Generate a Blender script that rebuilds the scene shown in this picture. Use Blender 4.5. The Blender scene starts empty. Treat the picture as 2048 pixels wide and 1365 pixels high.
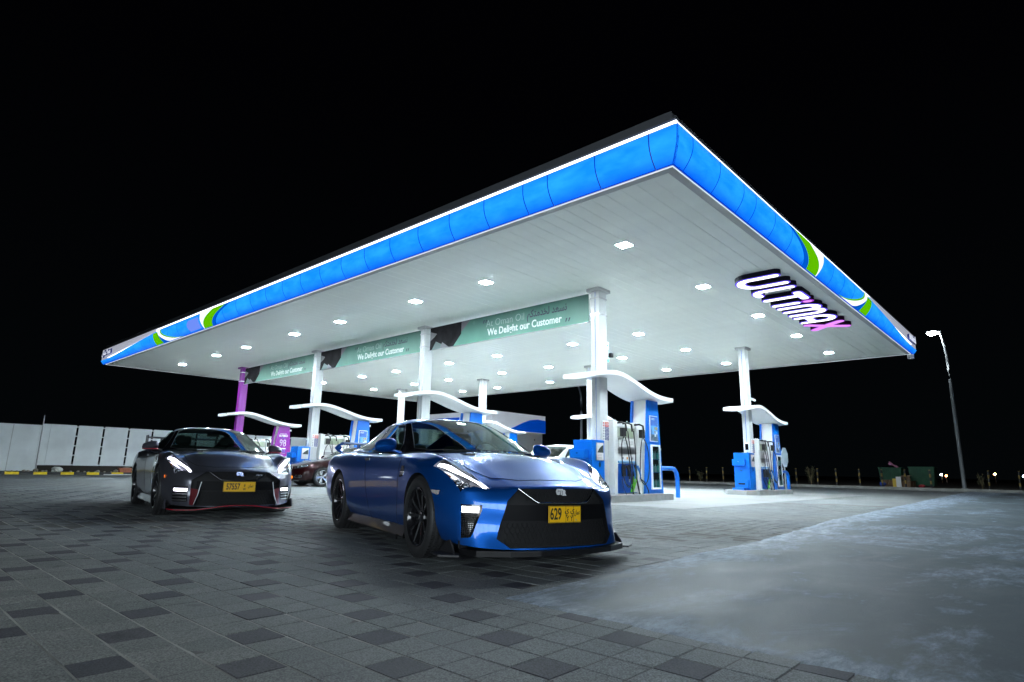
import bpy, bmesh, math, random
from math import sin, cos, radians, pi, sqrt, atan2
from mathutils import Vector, Matrix
from mathutils.bvhtree import BVHTree
random.seed(11)
SC = bpy.context.scene
COL = SC.collection

# ---------------------------------------------------------------- camera
F_PX, PITCH, ROLL, CAM_H = 1197.8, 0.2113, 0.0188, 0.7816
cd = bpy.data.cameras.new('camera'); cam = bpy.data.objects.new('camera', cd); COL.objects.link(cam)
cd.sensor_width = 36.0; cd.lens = F_PX / 2048 * 36.0; cd.clip_end = 2000; cd.clip_start = 0.05
_f = Vector((0, cos(PITCH), sin(PITCH))); _u = Vector((0, -sin(PITCH), cos(PITCH))); _r = Vector((1, 0, 0))
_r2 = cos(ROLL) * _r + sin(ROLL) * _u; _u2 = -sin(ROLL) * _r + cos(ROLL) * _u
cam.matrix_world = Matrix(((_r2.x, _u2.x, -_f.x, 0), (_r2.y, _u2.y, -_f.y, 0), (_r2.z, _u2.z, -_f.z, CAM_H), (0, 0, 0, 1)))
cd.dof.use_dof = True; cd.dof.focus_distance = 5.6; cd.dof.aperture_fstop = 9.0
SC.camera = cam
# ---------------------------------------------------------------- night sky, exposure
w = bpy.data.worlds.new('World'); SC.world = w; w.use_nodes = True
nt = w.node_tree; nt.nodes.clear()
_o = nt.nodes.new('ShaderNodeOutputWorld'); _b = nt.nodes.new('ShaderNodeBackground')
_tc = nt.nodes.new('ShaderNodeTexCoord'); _sx = nt.nodes.new('ShaderNodeSeparateXYZ'); _cr = nt.nodes.new('ShaderNodeValToRGB')
nt.links.new(_tc.outputs['Generated'], _sx.inputs[0]); nt.links.new(_sx.outputs['Z'], _cr.inputs[0])
_cr.color_ramp.elements[0].position = 0.0; _cr.color_ramp.elements[0].color = (0.0011, 0.0017, 0.0021, 1)
_cr.color_ramp.elements[1].position = 0.55; _cr.color_ramp.elements[1].color = (0.0004, 0.0004, 0.0008, 1)
nt.links.new(_cr.outputs[0], _b.inputs['Color']); nt.links.new(_b.outputs[0], _o.inputs[0]); _b.inputs['Strength'].default_value = 1.0
SC.view_settings.view_transform = 'Standard'; SC.view_settings.look = 'None'
SC.view_settings.exposure = 0.0; SC.view_settings.gamma = 1.0; SC.view_settings.use_curve_mapping = False
SC.render.engine = 'CYCLES'
SC.cycles.max_bounces = 7; SC.cycles.diffuse_bounces = 4; SC.cycles.glossy_bounces = 4; SC.cycles.transmission_bounces = 4
SC.cycles.transparent_max_bounces = 8; SC.cycles.sample_clamp_indirect = 80.0; SC.cycles.use_denoising = True
SC.cycles.caustics_reflective = False; SC.cycles.caustics_refractive = False

# ---------------------------------------------------------------- strengths
LAMP_E = 1450.0        # canopy downlights
POST_E = 230.0       # street lamp head in view
FILL_E = 8.5        # glowing sheets added behind the camera to light the car fronts
FASCIA_E = 1.0

# ---------------------------------------------------------------- canopy frame: local x = b (along the right hand edge), y = a (along the long edge)
EA = Vector((-0.73739202, 0.67546504, 0)); EB = Vector((0.67546504, 0.73739202, 0)); N0 = Vector((2.46105437, 8.58853944, 0))
TH = atan2(EB.y, EB.x)
def gz(x, y):
    t = min(1, max(0, (y - 7.4) / 3.0)); return 0.055 * t * t * (3 - 2 * t)
def CF(a, b, z=0.0): return N0 + EA * a + EB * b + Vector((0, 0, z))
def to_ab(x, y):
    v = Vector((x, y, 0)) - N0; return v.dot(EA), v.dot(EB)
def gCF(a, b, dz=0.0):
    p = CF(a, b); p.z = gz(p.x, p.y) + dz; return p

# ---------------------------------------------------------------- object helpers
def tag(o, label=None, cat=None, group=None, kind=None):
    if label: o['label'] = label
    if cat: o['category'] = cat
    if group: o['group'] = group
    if kind: o['kind'] = kind
    return o
def thing(name, label, cat, loc=(0, 0, 0), rz=0.0, group=None):
    o = bpy.data.objects.new(name, None); COL.objects.link(o); o.empty_display_size = 0.2
    o.location = loc; o.rotation_euler = (0, 0, rz); return tag(o, label, cat, group)
KIDS = {}
def link(o, parent):
    COL.objects.link(o)
    if parent is not None:
        o.parent = parent; KIDS.setdefault(parent.name, []).append(o)
def dup(o, parent=None):
    c = o.copy(); link(c, parent)
    for k in KIDS.get(o.name, []): dup(k, c)
    return c

class MB:
    def __init__(s): s.v = []; s.f = []; s.m = []; s.sm = []
    def add(s, vs, fs, mi=0, smooth=False, M=None):
        n = len(s.v)
        for p in vs:
            p = Vector(p)
            if M is not None: p = M @ p
            s.v.append(tuple(p))
        for f in fs: s.f.append(tuple(i + n for i in f)); s.m.append(mi); s.sm.append(smooth)
        return s
    def box(s, x0, x1, y0, y1, z0, z1, mi=0, M=None):
        return s.add([(x0,y0,z0),(x1,y0,z0),(x1,y1,z0),(x0,y1,z0),(x0,y0,z1),(x1,y0,z1),(x1,y1,z1),(x0,y1,z1)],
            [(0,3,2,1),(4,5,6,7),(0,1,5,4),(1,2,6,5),(2,3,7,6),(3,0,4,7)], mi, False, M)
    def prism(s, poly, axis, t0, t1, mi=0, M=None, smooth=False):
        # poly: list of 2D; axis 'x','y','z' = extrusion axis
        def P(u, v, t):
            return {'x': (t, u, v), 'y': (u, t, v), 'z': (u, v, t)}[axis]
        n = len(poly); vs = [P(u, v, t0) for u, v in poly] + [P(u, v, t1) for u, v in poly]
        s.add(vs, [tuple(range(n))[::-1], tuple(range(n, 2*n))], mi, False, M)
        s.add(vs, [(i, (i+1) % n, n+(i+1) % n, n+i) for i in range(n)], mi, smooth, M); return s
    def tube(s, path, r, n=8, mi=0, M=None, caps=True, flat=None):
        path = [Vector(p) for p in path]; vs = []; fs = []
        m = len(path); up = Vector((0, 0, 1))
        for i, p in enumerate(path):
            d = (path[min(i+1, m-1)] - path[max(i-1, 0)]).normalized()
            a = d.cross(up)
            if a.length < 1e-3: a = d.cross(Vector((1, 0, 0)))
            a.normalize(); b = a.cross(d).normalized()
            rr = r[i] if isinstance(r, (list, tuple)) else r
            for k in range(n):
                t = 2*pi*k/n; q = p + a*cos(t)*rr*(flat[0] if flat else 1) + b*sin(t)*rr*(flat[1] if flat else 1); vs.append(q)
        for i in range(m-1):
            for k in range(n): fs.append((i*n+k, i*n+(k+1) % n, (i+1)*n+(k+1) % n, (i+1)*n+k))
        s.add(vs, fs, mi, True, M)
        if caps: s.add(vs, [tuple(range(n))[::-1], tuple(range((m-1)*n, m*n))], mi, False, M)
        return s
    def lathe(s, prof, n=32, mi=0, M=None, axis='z', smooth=True):
        vs = []; fs = []; m = len(prof)
        for k in range(n):
            t = 2*pi*k/n
            for r, h in prof: vs.append({'z': (r*cos(t), r*sin(t), h), 'y': (r*cos(t), h, r*sin(t)), 'x': (h, r*cos(t), r*sin(t))}[axis])
        for k in range(n):
            for i in range(m-1):
                fs.append((k*m+i, ((k+1) % n)*m+i, ((k+1) % n)*m+i+1, k*m+i+1))
        return s.add(vs, fs, mi, smooth, M)
    def grid(s, pts, mi=0, smooth=True, M=None, flip=False):
        R = len(pts); C = len(pts[0]); fs = []
        for i in range(R-1):
            for j in range(C-1):
                f = (i*C+j, i*C+j+1, (i+1)*C+j+1, (i+1)*C+j); fs.append(f[::-1] if flip else f)
        return s.add([p for r in pts for p in r], fs, mi, smooth, M)
    def sphere(s, c, r, n=12, mi=0, sc=(1, 1, 1), M=None):
        pts = [[(c[0]+r*sc[0]*sin(pi*i/(n//2+2))*cos(2*pi*j/n), c[1]+r*sc[1]*sin(pi*i/(n//2+2))*sin(2*pi*j/n), c[2]+r*sc[2]*cos(pi*i/(n//2+2))) for j in range(n+1)] for i in range(n//2+3)]
        return s.grid(pts, mi, True, M)
    def mesh(s, name, mats):
        me = bpy.data.meshes.new(name); me.from_pydata(s.v, [], s.f)
        for m in (mats if isinstance(mats, (list, tuple)) else [mats]): me.materials.append(m)
        me.polygons.foreach_set('material_index', s.m); me.polygons.foreach_set('use_smooth', s.sm); me.update(); return me
    def build(s, name, mats, parent=None, loc=None, rz=None, bevel=0, fix=True):
        me = s.mesh(name, mats)
        if fix:
            bm = bmesh.new(); bm.from_mesh(me); bmesh.ops.recalc_face_normals(bm, faces=bm.faces); bm.to_mesh(me); bm.free()
        return mobj(name, me, parent, loc, rz, bevel)
def mobj(name, me, parent=None, loc=None, rz=None, bevel=0):
    o = bpy.data.objects.new(name, me); link(o, parent)
    if loc is not None: o.location = loc
    if rz is not None: o.rotation_euler = (0, 0, rz)
    if bevel:
        b = o.modifiers.new('bevel', 'BEVEL'); b.width = bevel; b.segments = 2; b.limit_method = 'ANGLE'; b.angle_limit = radians(40)
    return o
def struct(o): o['kind'] = 'structure'; return o

# ---------------------------------------------------------------- materials
MATS = {}
def mat(name, col, rough=0.5, metal=0.0, coat=0.0, emis=None, es=0.0, noise=0.0, nscale=8.0, bump=0.0, bscale=60.0, rnoise=0.0, spec=0.5, alpha=1.0, coord='Object', ior=None):
    if name in MATS: return MATS[name]
    m = bpy.data.materials.new(name); m.use_nodes = True; nt = m.node_tree; N = nt.nodes; L = nt.links
    p = N['Principled BSDF']; p.inputs['Base Color'].default_value = (*col, 1); p.inputs['Roughness'].default_value = rough
    p.inputs['Metallic'].default_value = metal; p.inputs['Specular IOR Level'].default_value = spec
    p.inputs['Coat Weight'].default_value = coat; p.inputs['Coat Roughness'].default_value = 0.03
    if emis: p.inputs['Emission Color'].default_value = (*emis, 1); p.inputs['Emission Strength'].default_value = es
    if noise or bump or rnoise:
        tc = N.new('ShaderNodeTexCoord'); tx = N.new('ShaderNodeTexNoise'); tx.inputs['Scale'].default_value = nscale; tx.inputs['Detail'].default_value = 6
        L.new(tc.outputs[coord], tx.inputs['Vector'])
        if noise:
            mx = N.new('ShaderNodeMix'); mx.data_type = 'RGBA'; mx.inputs[6].default_value = (*[c*(1-noise) for c in col], 1); mx.inputs[7].default_value = (*[min(1, c*(1+noise)) for c in col], 1)
            mr = N.new('ShaderNodeMapRange'); mr.inputs[1].default_value = 0.3; mr.inputs[2].default_value = 0.7
            L.new(tx.outputs[0], mr.inputs[0]); L.new(mr.outputs[0], mx.inputs[0]); L.new(mx.outputs[2], p.inputs['Base Color'])
        if rnoise:
            mr = N.new('ShaderNodeMapRange'); mr.inputs[1].default_value = 0.3; mr.inputs[2].default_value = 0.7
            mr.inputs[3].default_value = max(0, rough-rnoise); mr.inputs[4].default_value = min(1, rough+rnoise); L.new(tx.outputs[0], mr.inputs[0]); L.new(mr.outputs[0], p.inputs['Roughness'])
        if bump:
            t2 = N.new('ShaderNodeTexNoise'); t2.inputs['Scale'].default_value = bscale; t2.inputs['Detail'].default_value = 4; L.new(tc.outputs[coord], t2.inputs['Vector'])
            bp = N.new('ShaderNodeBump'); bp.inputs['Strength'].default_value = bump; bp.inputs['Distance'].default_value = 0.01; L.new(t2.outputs[0], bp.inputs['Height']); L.new(bp.outputs[0], p.inputs['Normal'])
    MATS[name] = m; return m
def emit(name, col, s):
    if name in MATS: return MATS[name]
    m = bpy.data.materials.new(name); m.use_nodes = True; nt = m.node_tree; nt.nodes.clear()
    o = nt.nodes.new('ShaderNodeOutputMaterial'); e = nt.nodes.new('ShaderNodeEmission'); e.inputs[0].default_value = (*col, 1); e.inputs[1].default_value = s
    nt.links.new(e.outputs[0], o.inputs[0]); MATS[name] = m; return m
def glow_panel(name, c0, c1, s, scale=3.0, stretch=(1, 1, 1)):
    # backlit acrylic: emission that varies softly over the sheet, glossy skin
    m = bpy.data.materials.new(name); m.use_nodes = True; nt = m.node_tree; N = nt.nodes; L = nt.links; p = N['Principled BSDF']
    tc = N.new('ShaderNodeTexCoord'); mp = N.new('ShaderNodeMapping'); mp.inputs['Scale'].default_value = stretch
    tx = N.new('ShaderNodeTexNoise'); tx.inputs['Scale'].default_value = scale; tx.inputs['Detail'].default_value = 5; tx.inputs['Roughness'].default_value = 0.6
    L.new(tc.outputs['Object'], mp.inputs[0]); L.new(mp.outputs[0], tx.inputs['Vector'])
    r = N.new('ShaderNodeValToRGB'); r.color_ramp.elements[0].position = 0.35; r.color_ramp.elements[0].color = (*c0, 1); r.color_ramp.elements[1].position = 0.65; r.color_ramp.elements[1].color = (*c1, 1)
    L.new(tx.outputs[0], r.inputs[0]); p.inputs['Base Color'].default_value = (*[x*0.3 for x in c0], 1); p.inputs['Roughness'].default_value = 0.25
    L.new(r.outputs[0], p.inputs['Emission Color']); p.inputs['Emission Strength'].default_value = s
    MATS[name] = m; return m
def glass_mat(name, tint, rough=0.0, boost=1.0):
    m = bpy.data.materials.new(name); m.use_nodes = True; nt = m.node_tree; N = nt.nodes; L = nt.links; N.clear()
    o = N.new('ShaderNodeOutputMaterial'); t = N.new('ShaderNodeBsdfTransparent'); t.inputs[0].default_value = (*tint, 1)
    g = N.new('ShaderNodeBsdfGlossy'); g.inputs['Roughness'].default_value = rough; g.inputs[0].default_value = (1, 1, 1, 1)
    ge = N.new('ShaderNodeNewGeometry'); dp = N.new('ShaderNodeVectorMath'); dp.operation = 'DOT_PRODUCT'; L.new(ge.outputs['Normal'], dp.inputs[0]); L.new(ge.outputs['Incoming'], dp.inputs[1])
    def mt(op, a, b):
        q = N.new('ShaderNodeMath'); q.operation = op
        for k, v in enumerate((a, b)):
            if v is None: continue
            if isinstance(v, (int, float)): q.inputs[k].default_value = v
            else: L.new(v, q.inputs[k])
        return q.outputs[0]
    f = mt('ADD', mt('MULTIPLY', mt('POWER', mt('SUBTRACT', 1.0, mt('ABSOLUTE', dp.outputs['Value'], None)), 5.0), 0.95), 0.045)
    mu = N.new('ShaderNodeMath'); mu.operation = 'MULTIPLY'; mu.inputs[1].default_value = boost; mu.use_clamp = True
    x = N.new('ShaderNodeMixShader'); L.new(f, mu.inputs[0]); L.new(mu.outputs[0], x.inputs[0]); L.new(t.outputs[0], x.inputs[1]); L.new(g.outputs[0], x.inputs[2]); L.new(x.outputs[0], o.inputs[0])
    MATS[name] = m; return m

WHITE = mat('white_powder_coat', (0.70, 0.715, 0.71), 0.35, noise=0.03, nscale=3)
WHITE2 = mat('white_cladding', (0.49, 0.51, 0.515), 0.28, noise=0.03, nscale=2)
BLUEP = mat('blue_panel_paint', (0.0, 0.14, 0.62), 0.32, noise=0.05, nscale=4)
PURPLE = mat('purple_panel_paint', (0.20, 0.010, 0.25), 0.3, noise=0.06, nscale=4)
GREENP = mat('green_print', (0.10, 0.50, 0.008), 0.35)
BLACK = mat('black_plastic', (0.012, 0.012, 0.014), 0.45)
BLACKG = mat('gloss_black', (0.006, 0.006, 0.008), 0.12, coat=1.0)
RUBBER = mat('rubber', (0.014, 0.014, 0.015), 0.62, bump=0.2, bscale=90)
CHROME = mat('chrome', (0.8, 0.8, 0.82), 0.12, metal=1.0)
STEEL = mat('brushed_steel', (0.45, 0.46, 0.47), 0.35, metal=1.0, noise=0.1, nscale=12)
CONC = mat('island_concrete', (0.27, 0.275, 0.275), 0.8, noise=0.12, nscale=5, bump=0.25, bscale=70)
DARKNET = mat('dark_void', (0.004, 0.004, 0.005), 0.8)
PAPER = mat('printed_white', (0.65, 0.65, 0.65), 0.4)
NAVY = mat('navy_print', (0.02, 0.03, 0.18), 0.4)
REDP = mat('red_print', (0.6, 0.02, 0.03), 0.4)
GREYP = mat('grey_print', (0.25, 0.25, 0.26), 0.4)

# ---------------------------------------------------------------- lettering
def text_mesh(s, size, depth=0.0, bold=0.0, squeeze=1.0, align='CENTER', shear=0.0):
    c = bpy.data.curves.new('lettering', 'FONT'); c.body = s; c.size = size; c.extrude = depth; c.offset = bold; c.align_x = align; c.align_y = 'CENTER'; c.resolution_u = 3; c.shear = shear
    o = bpy.data.objects.new('lettering', c); COL.objects.link(o)
    me = bpy.data.meshes.new_from_object(o.evaluated_get(bpy.context.evaluated_depsgraph_get()))
    bpy.data.objects.remove(o)
    if squeeze != 1.0:
        for v in me.vertices: v.co.x *= squeeze
    return me
def lettering(s, size, m, parent, org, ux, uy, depth=0.0, bold=0.0, squeeze=1.0, name='lettering', align='CENTER', shear=0.0):
    me = text_mesh(s, size, depth, bold, squeeze, align, shear); me.name = name; me.materials.clear(); me.materials.append(m)
    ux = Vector(ux).normalized(); uy = Vector(uy).normalized(); n = ux.cross(uy); org = Vector(org)
    me.transform(Matrix(((ux.x, uy.x, n.x, org.x), (ux.y, uy.y, n.y, org.y), (ux.z, uy.z, n.z, org.z), (0, 0, 0, 1))))
    for p in me.polygons: p.material_index = 0
    return mobj(name, me, parent)
AR_OMAN = '\uFEE5\uFE8E\uFEE4\uFECB'
AR_OILOMAN = AR_OMAN + ' \uFEC2\uFED4\uFEE7'
AR_SERVE = '\uFEE2\uFEDC\uFE98\uFEE3\uFEAA\uFEA8\uFEDF \uFEAA\uFECC\uFEB4\uFEE7'
# ================================================================ GROUND
PITCHP = 0.206; A_0 = -1.60; B_0 = -6.87
def is_dark(i, j): return i % 2 == 0 and (j - i // 2) % 3 == 0
def math_n(nt, op, a, b=None, c=None):
    n = nt.nodes.new('ShaderNodeMath'); n.operation = op
    for k, v in enumerate((a, b, c)):
        if v is None: continue
        if isinstance(v, (int, float)): n.inputs[k].default_value = v
        else: nt.links.new(v, n.inputs[k])
    return n.outputs[0]
def ab_nodes(nt):
    g = nt.nodes.new('ShaderNodeNewGeometry')
    s = nt.nodes.new('ShaderNodeVectorMath'); s.operation = 'SUBTRACT'; s.inputs[1].default_value = (N0.x, N0.y, 0); nt.links.new(g.outputs['Position'], s.inputs[0])
    da = nt.nodes.new('ShaderNodeVectorMath'); da.operation = 'DOT_PRODUCT'; da.inputs[1].default_value = EA; nt.links.new(s.outputs[0], da.inputs[0])
    db = nt.nodes.new('ShaderNodeVectorMath'); db.operation = 'DOT_PRODUCT'; db.inputs[1].default_value = EB; nt.links.new(s.outputs[0], db.inputs[0])
    return da.outputs['Value'], db.outputs['Value'], s.outputs[0]
def paver_material(name, mode):
    # mode: 'light', 'dark' = one block; 'field' = blocks too far to tell apart
    m = bpy.data.materials.new(name); m.use_nodes = True; nt = m.node_tree; N = nt.nodes; L = nt.links; p = N['Principled BSDF']
    a, b, pos = ab_nodes(nt)
    i = math_n(nt, 'DIVIDE', math_n(nt, 'SUBTRACT', a, A_0), PITCHP); j = math_n(nt, 'DIVIDE', math_n(nt, 'SUBTRACT', b, B_0), PITCHP)
    fi = math_n(nt, 'FLOOR', i); fj = math_n(nt, 'FLOOR', j)
    cv = N.new('ShaderNodeCombineXYZ'); L.new(fi, cv.inputs[0]); L.new(fj, cv.inputs[1])
    wn = N.new('ShaderNodeTexWhiteNoise'); wn.noise_dimensions = '2D'; L.new(cv.outputs[0], wn.inputs['Vector'])
    big = N.new('ShaderNodeTexNoise'); big.inputs['Scale'].default_value = 0.55; big.inputs['Detail'].default_value = 5; L.new(pos, big.inputs['Vector'])
    sp = N.new('ShaderNodeTexNoise'); sp.inputs['Scale'].default_value = 140; sp.inputs['Detail'].default_value = 3; L.new(pos, sp.inputs['Vector'])
    sp2 = N.new('ShaderNodeTexVoronoi'); sp2.inputs['Scale'].default_value = 170; L.new(pos, sp2.inputs['Vector'])
    def rgb(c):
        n = N.new('ShaderNodeRGB'); n.outputs[0].default_value = (*c, 1); return n.outputs[0]
    def mix(f, c1, c2, bt='MIX'):
        n = N.new('ShaderNodeMix'); n.data_type = 'RGBA'; n.blend_type = bt
        if isinstance(f, (int, float)): n.inputs[0].default_value = f
        else: L.new(f, n.inputs[0])
        L.new(c1, n.inputs[6]); L.new(c2, n.inputs[7]); return n.outputs[2]
    lt = mix(wn.outputs['Value'], rgb((0.120, 0.134, 0.140)), rgb((0.156, 0.170, 0.175)))
    dk = mix(wn.outputs['Value'], rgb((0.038, 0.041, 0.053)), rgb((0.055, 0.057, 0.070)))
    if mode == 'light': col = lt
    elif mode == 'dark': col = dk
    else:
        half = math_n(nt, 'MULTIPLY', fi, 0.5)
        even = math_n(nt, 'LESS_THAN', math_n(nt, 'FRACT', math_n(nt, 'ADD', half, 0.01)), 0.25)
        q = math_n(nt, 'DIVIDE', math_n(nt, 'SUBTRACT', fj, half), 3.0)
        third = math_n(nt, 'LESS_THAN', math_n(nt, 'FRACT', math_n(nt, 'ADD', q, 0.02)), 0.2)
        left = math_n(nt, 'LESS_THAN', b, -2.4)
        isd = math_n(nt, 'MULTIPLY', math_n(nt, 'MULTIPLY', even, third), left)
        col = mix(math_n(nt, 'MULTIPLY', isd, 0.8), lt, dk)
        ji = math_n(nt, 'LESS_THAN', math_n(nt, 'FRACT', i), 0.035); jj = math_n(nt, 'LESS_THAN', math_n(nt, 'FRACT', j), 0.035)
        jn = math_n(nt, 'MULTIPLY', math_n(nt, 'MAXIMUM', ji, jj), 0.75)
        col = mix(jn, col, rgb((0.07, 0.07, 0.065)))
    wm = N.new('ShaderNodeTexNoise'); wm.inputs['Scale'].default_value = 0.38; wm.inputs['Detail'].default_value = 3; L.new(pos, wm.inputs['Vector'])
    wr = N.new('ShaderNodeMapRange'); wr.inputs[1].default_value = -6.9; wr.inputs[2].default_value = -5.6; wr.inputs[3].default_value = 1.0; wr.inputs[4].default_value = 0.0; L.new(b, wr.inputs[0])
    wn2 = N.new('ShaderNodeMapRange'); wn2.inputs[1].default_value = .38; wn2.inputs[2].default_value = .62; L.new(wm.outputs[0], wn2.inputs[0])
    col = mix(math_n(nt, 'MULTIPLY', math_n(nt, 'MAXIMUM', wr.outputs[0], math_n(nt, 'MULTIPLY', wn2.outputs[0], .45)), .9), col, rgb((1.08, 0.99, 0.88)), 'MULTIPLY')
    # dirt cast over many blocks, granite speckle in each
    d = N.new('ShaderNodeMapRange'); d.inputs[1].default_value = 0.35; d.inputs[2].default_value = 0.7; d.inputs[3].default_value = 0.72; d.inputs[4].default_value = 1.12; L.new(big.outputs[0], d.inputs[0])
    s1 = N.new('ShaderNodeMapRange'); s1.inputs[1].default_value = 0.35; s1.inputs[2].default_value = 0.65; s1.inputs[3].default_value = 0.5; s1.inputs[4].default_value = 1.55; L.new(sp.outputs[0], s1.inputs[0])
    s2 = N.new('ShaderNodeMapRange'); s2.inputs[1].default_value = 0.0; s2.inputs[2].default_value = 0.5; s2.inputs[3].default_value = 0.75; s2.inputs[4].default_value = 1.15; L.new(sp2.outputs['Distance'], s2.inputs[0])
    k = math_n(nt, 'MULTIPLY', math_n(nt, 'MULTIPLY', d.outputs[0], s1.outputs[0]), s2.outputs[0])
    # drips of oil and water marks
    ov = N.new('ShaderNodeTexVoronoi'); ov.inputs['Scale'].default_value = 1.9; ov.inputs['Randomness'].default_value = 1.0
    ow = N.new('ShaderNodeVectorMath'); ow.operation = 'ADD'; on = N.new('ShaderNodeTexNoise'); on.inputs['Scale'].default_value = 7; L.new(pos, on.inputs['Vector']); sc_ = N.new('ShaderNodeVectorMath'); sc_.operation = 'SCALE'; sc_.inputs['Scale'].default_value = .16; L.new(on.outputs['Color'], sc_.inputs[0]); L.new(pos, ow.inputs[0]); L.new(sc_.outputs[0], ow.inputs[1]); L.new(ow.outputs[0], ov.inputs['Vector'])
    om = N.new('ShaderNodeMapRange'); om.inputs[1].default_value = .03; om.inputs[2].default_value = .13; om.inputs[3].default_value = .62; om.inputs[4].default_value = 1.0; L.new(ov.outputs['Distance'], om.inputs[0])
    k = math_n(nt, 'MULTIPLY', k, om.outputs[0])
    vm = N.new('ShaderNodeVectorMath'); vm.operation = 'SCALE'; L.new(col, vm.inputs[0]); L.new(k, vm.inputs['Scale'])
    L.new(vm.outputs[0], p.inputs['Base Color'])
    rr = N.new('ShaderNodeMapRange'); rr.inputs[1].default_value = 0.3; rr.inputs[2].default_value = 0.7; rr.inputs[3].default_value = 0.62; rr.inputs[4].default_value = 0.85; p.inputs['Specular IOR Level'].default_value = 0.27; L.new(big.outputs[0], rr.inputs[0]); L.new(rr.outputs[0], p.inputs['Roughness'])
    bp = N.new('ShaderNodeBump'); bp.inputs['Strength'].default_value = 0.35 if mode != 'field' else 0.15; bp.inputs['Distance'].default_value = 0.004; L.new(sp.outputs[0], bp.inputs['Height']); L.new(bp.outputs[0], p.inputs['Normal'])
    MATS[name] = m; return m
PAV_L = paver_material('paver_light', 'light'); PAV_D = paver_material('paver_dark', 'dark'); PAV_F = paver_material('paver_field', 'field')

def concrete_material(name, streak=True):
    m = bpy.data.materials.new(name); m.use_nodes = True; nt = m.node_tree; N = nt.nodes; L = nt.links; p = N['Principled BSDF']
    a, b, pos = ab_nodes(nt)
    def noise(scale, det=8, rough=0.6, sx=1, sy=1, dist=0.0):
        c = N.new('ShaderNodeCombineXYZ'); L.new(math_n(nt, 'MULTIPLY', a, sx), c.inputs[0]); L.new(math_n(nt, 'MULTIPLY', b, sy), c.inputs[1])
        n = N.new('ShaderNodeTexNoise'); n.inputs['Scale'].default_value = scale; n.inputs['Detail'].default_value = det; n.inputs['Roughness'].default_value = rough; n.inputs['Distortion'].default_value = dist; L.new(c.outputs[0], n.inputs['Vector']); return n.outputs[0]
    def mr(x, a0, a1, b0, b1):
        n = N.new('ShaderNodeMapRange'); n.inputs[1].default_value = a0; n.inputs[2].default_value = a1; n.inputs[3].default_value = b0; n.inputs[4].default_value = b1; L.new(x, n.inputs[0]); return n.outputs[0]
    big = noise(0.5, 6); mid = noise(2.2, 10, 0.7, 1, 0.55, 0.6); fine = noise(90, 3)
    patch = mr(noise(0.7, 12, 0.75, 1.0, 0.55, 0.7), 0.51, 0.63, 0.0, 1.0)
    if streak:
        # cement slurry dried along the two free edges
        e1 = mr(a, -1.9, -1.25, 0.0, 0.22); e2 = mr(b, -4.5, -5.1, 0.0, 0.22)
        edge = math_n(nt, 'MAXIMUM', e1, e2)
        patch = math_n(nt, 'MAXIMUM', math_n(nt, 'MULTIPLY', patch, 0.85), mr(math_n(nt, 'ADD', mid, edge), 0.58, 0.72, 0.0, 1.0))
        patch = math_n(nt, 'MULTIPLY', patch, mr(noise(9, 14, 0.85, 1, 0.35, 0.3), 0.42, 0.58, 0.05, 1.0))
    else: patch = math_n(nt, 'MULTIPLY', patch, 0.25)
    c1 = N.new('ShaderNodeMix'); c1.data_type = 'RGBA'; c1.inputs[6].default_value = (0.064, 0.086, 0.100, 1) if streak else (0.22, 0.225, 0.22, 1); c1.inputs[7].default_value = (0.092, 0.119, 0.135, 1) if streak else (0.275, 0.28, 0.273, 1); L.new(mr(big, 0.35, 0.65, 0, 1), c1.inputs[0])
    c2 = N.new('ShaderNodeMix'); c2.data_type = 'RGBA'; L.new(c1.outputs[2], c2.inputs[6]); c2.inputs[7].default_value = (0.34, 0.42, 0.53, 1); L.new(math_n(nt, 'MULTIPLY', patch, 0.85), c2.inputs[0])
    k = math_n(nt, 'MULTIPLY', mr(mid, 0.3, 0.7, 0.85, 1.12), mr(fine, 0.3, 0.7, 0.88, 1.1))
    vm = N.new('ShaderNodeVectorMath'); vm.operation = 'SCALE'; L.new(c2.outputs[2], vm.inputs[0]); L.new(k, vm.inputs['Scale']); L.new(vm.outputs[0], p.inputs['Base Color'])
    L.new(mr(mid, 0.3, 0.7, 0.5, 0.8), p.inputs['Roughness']); p.inputs['Specular IOR Level'].default_value = 0.28 if streak else 0.12
    bp = N.new('ShaderNodeBump'); bp.inputs['Strength'].default_value = 0.25; bp.inputs['Distance'].default_value = 0.006; L.new(math_n(nt, 'ADD', fine, mid), bp.inputs['Height']); L.new(bp.outputs[0], p.inputs['Normal'])
    MATS[name] = m; return m
SLAB = concrete_material('cast_concrete'); APRON = concrete_material('island_apron', False)
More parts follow.
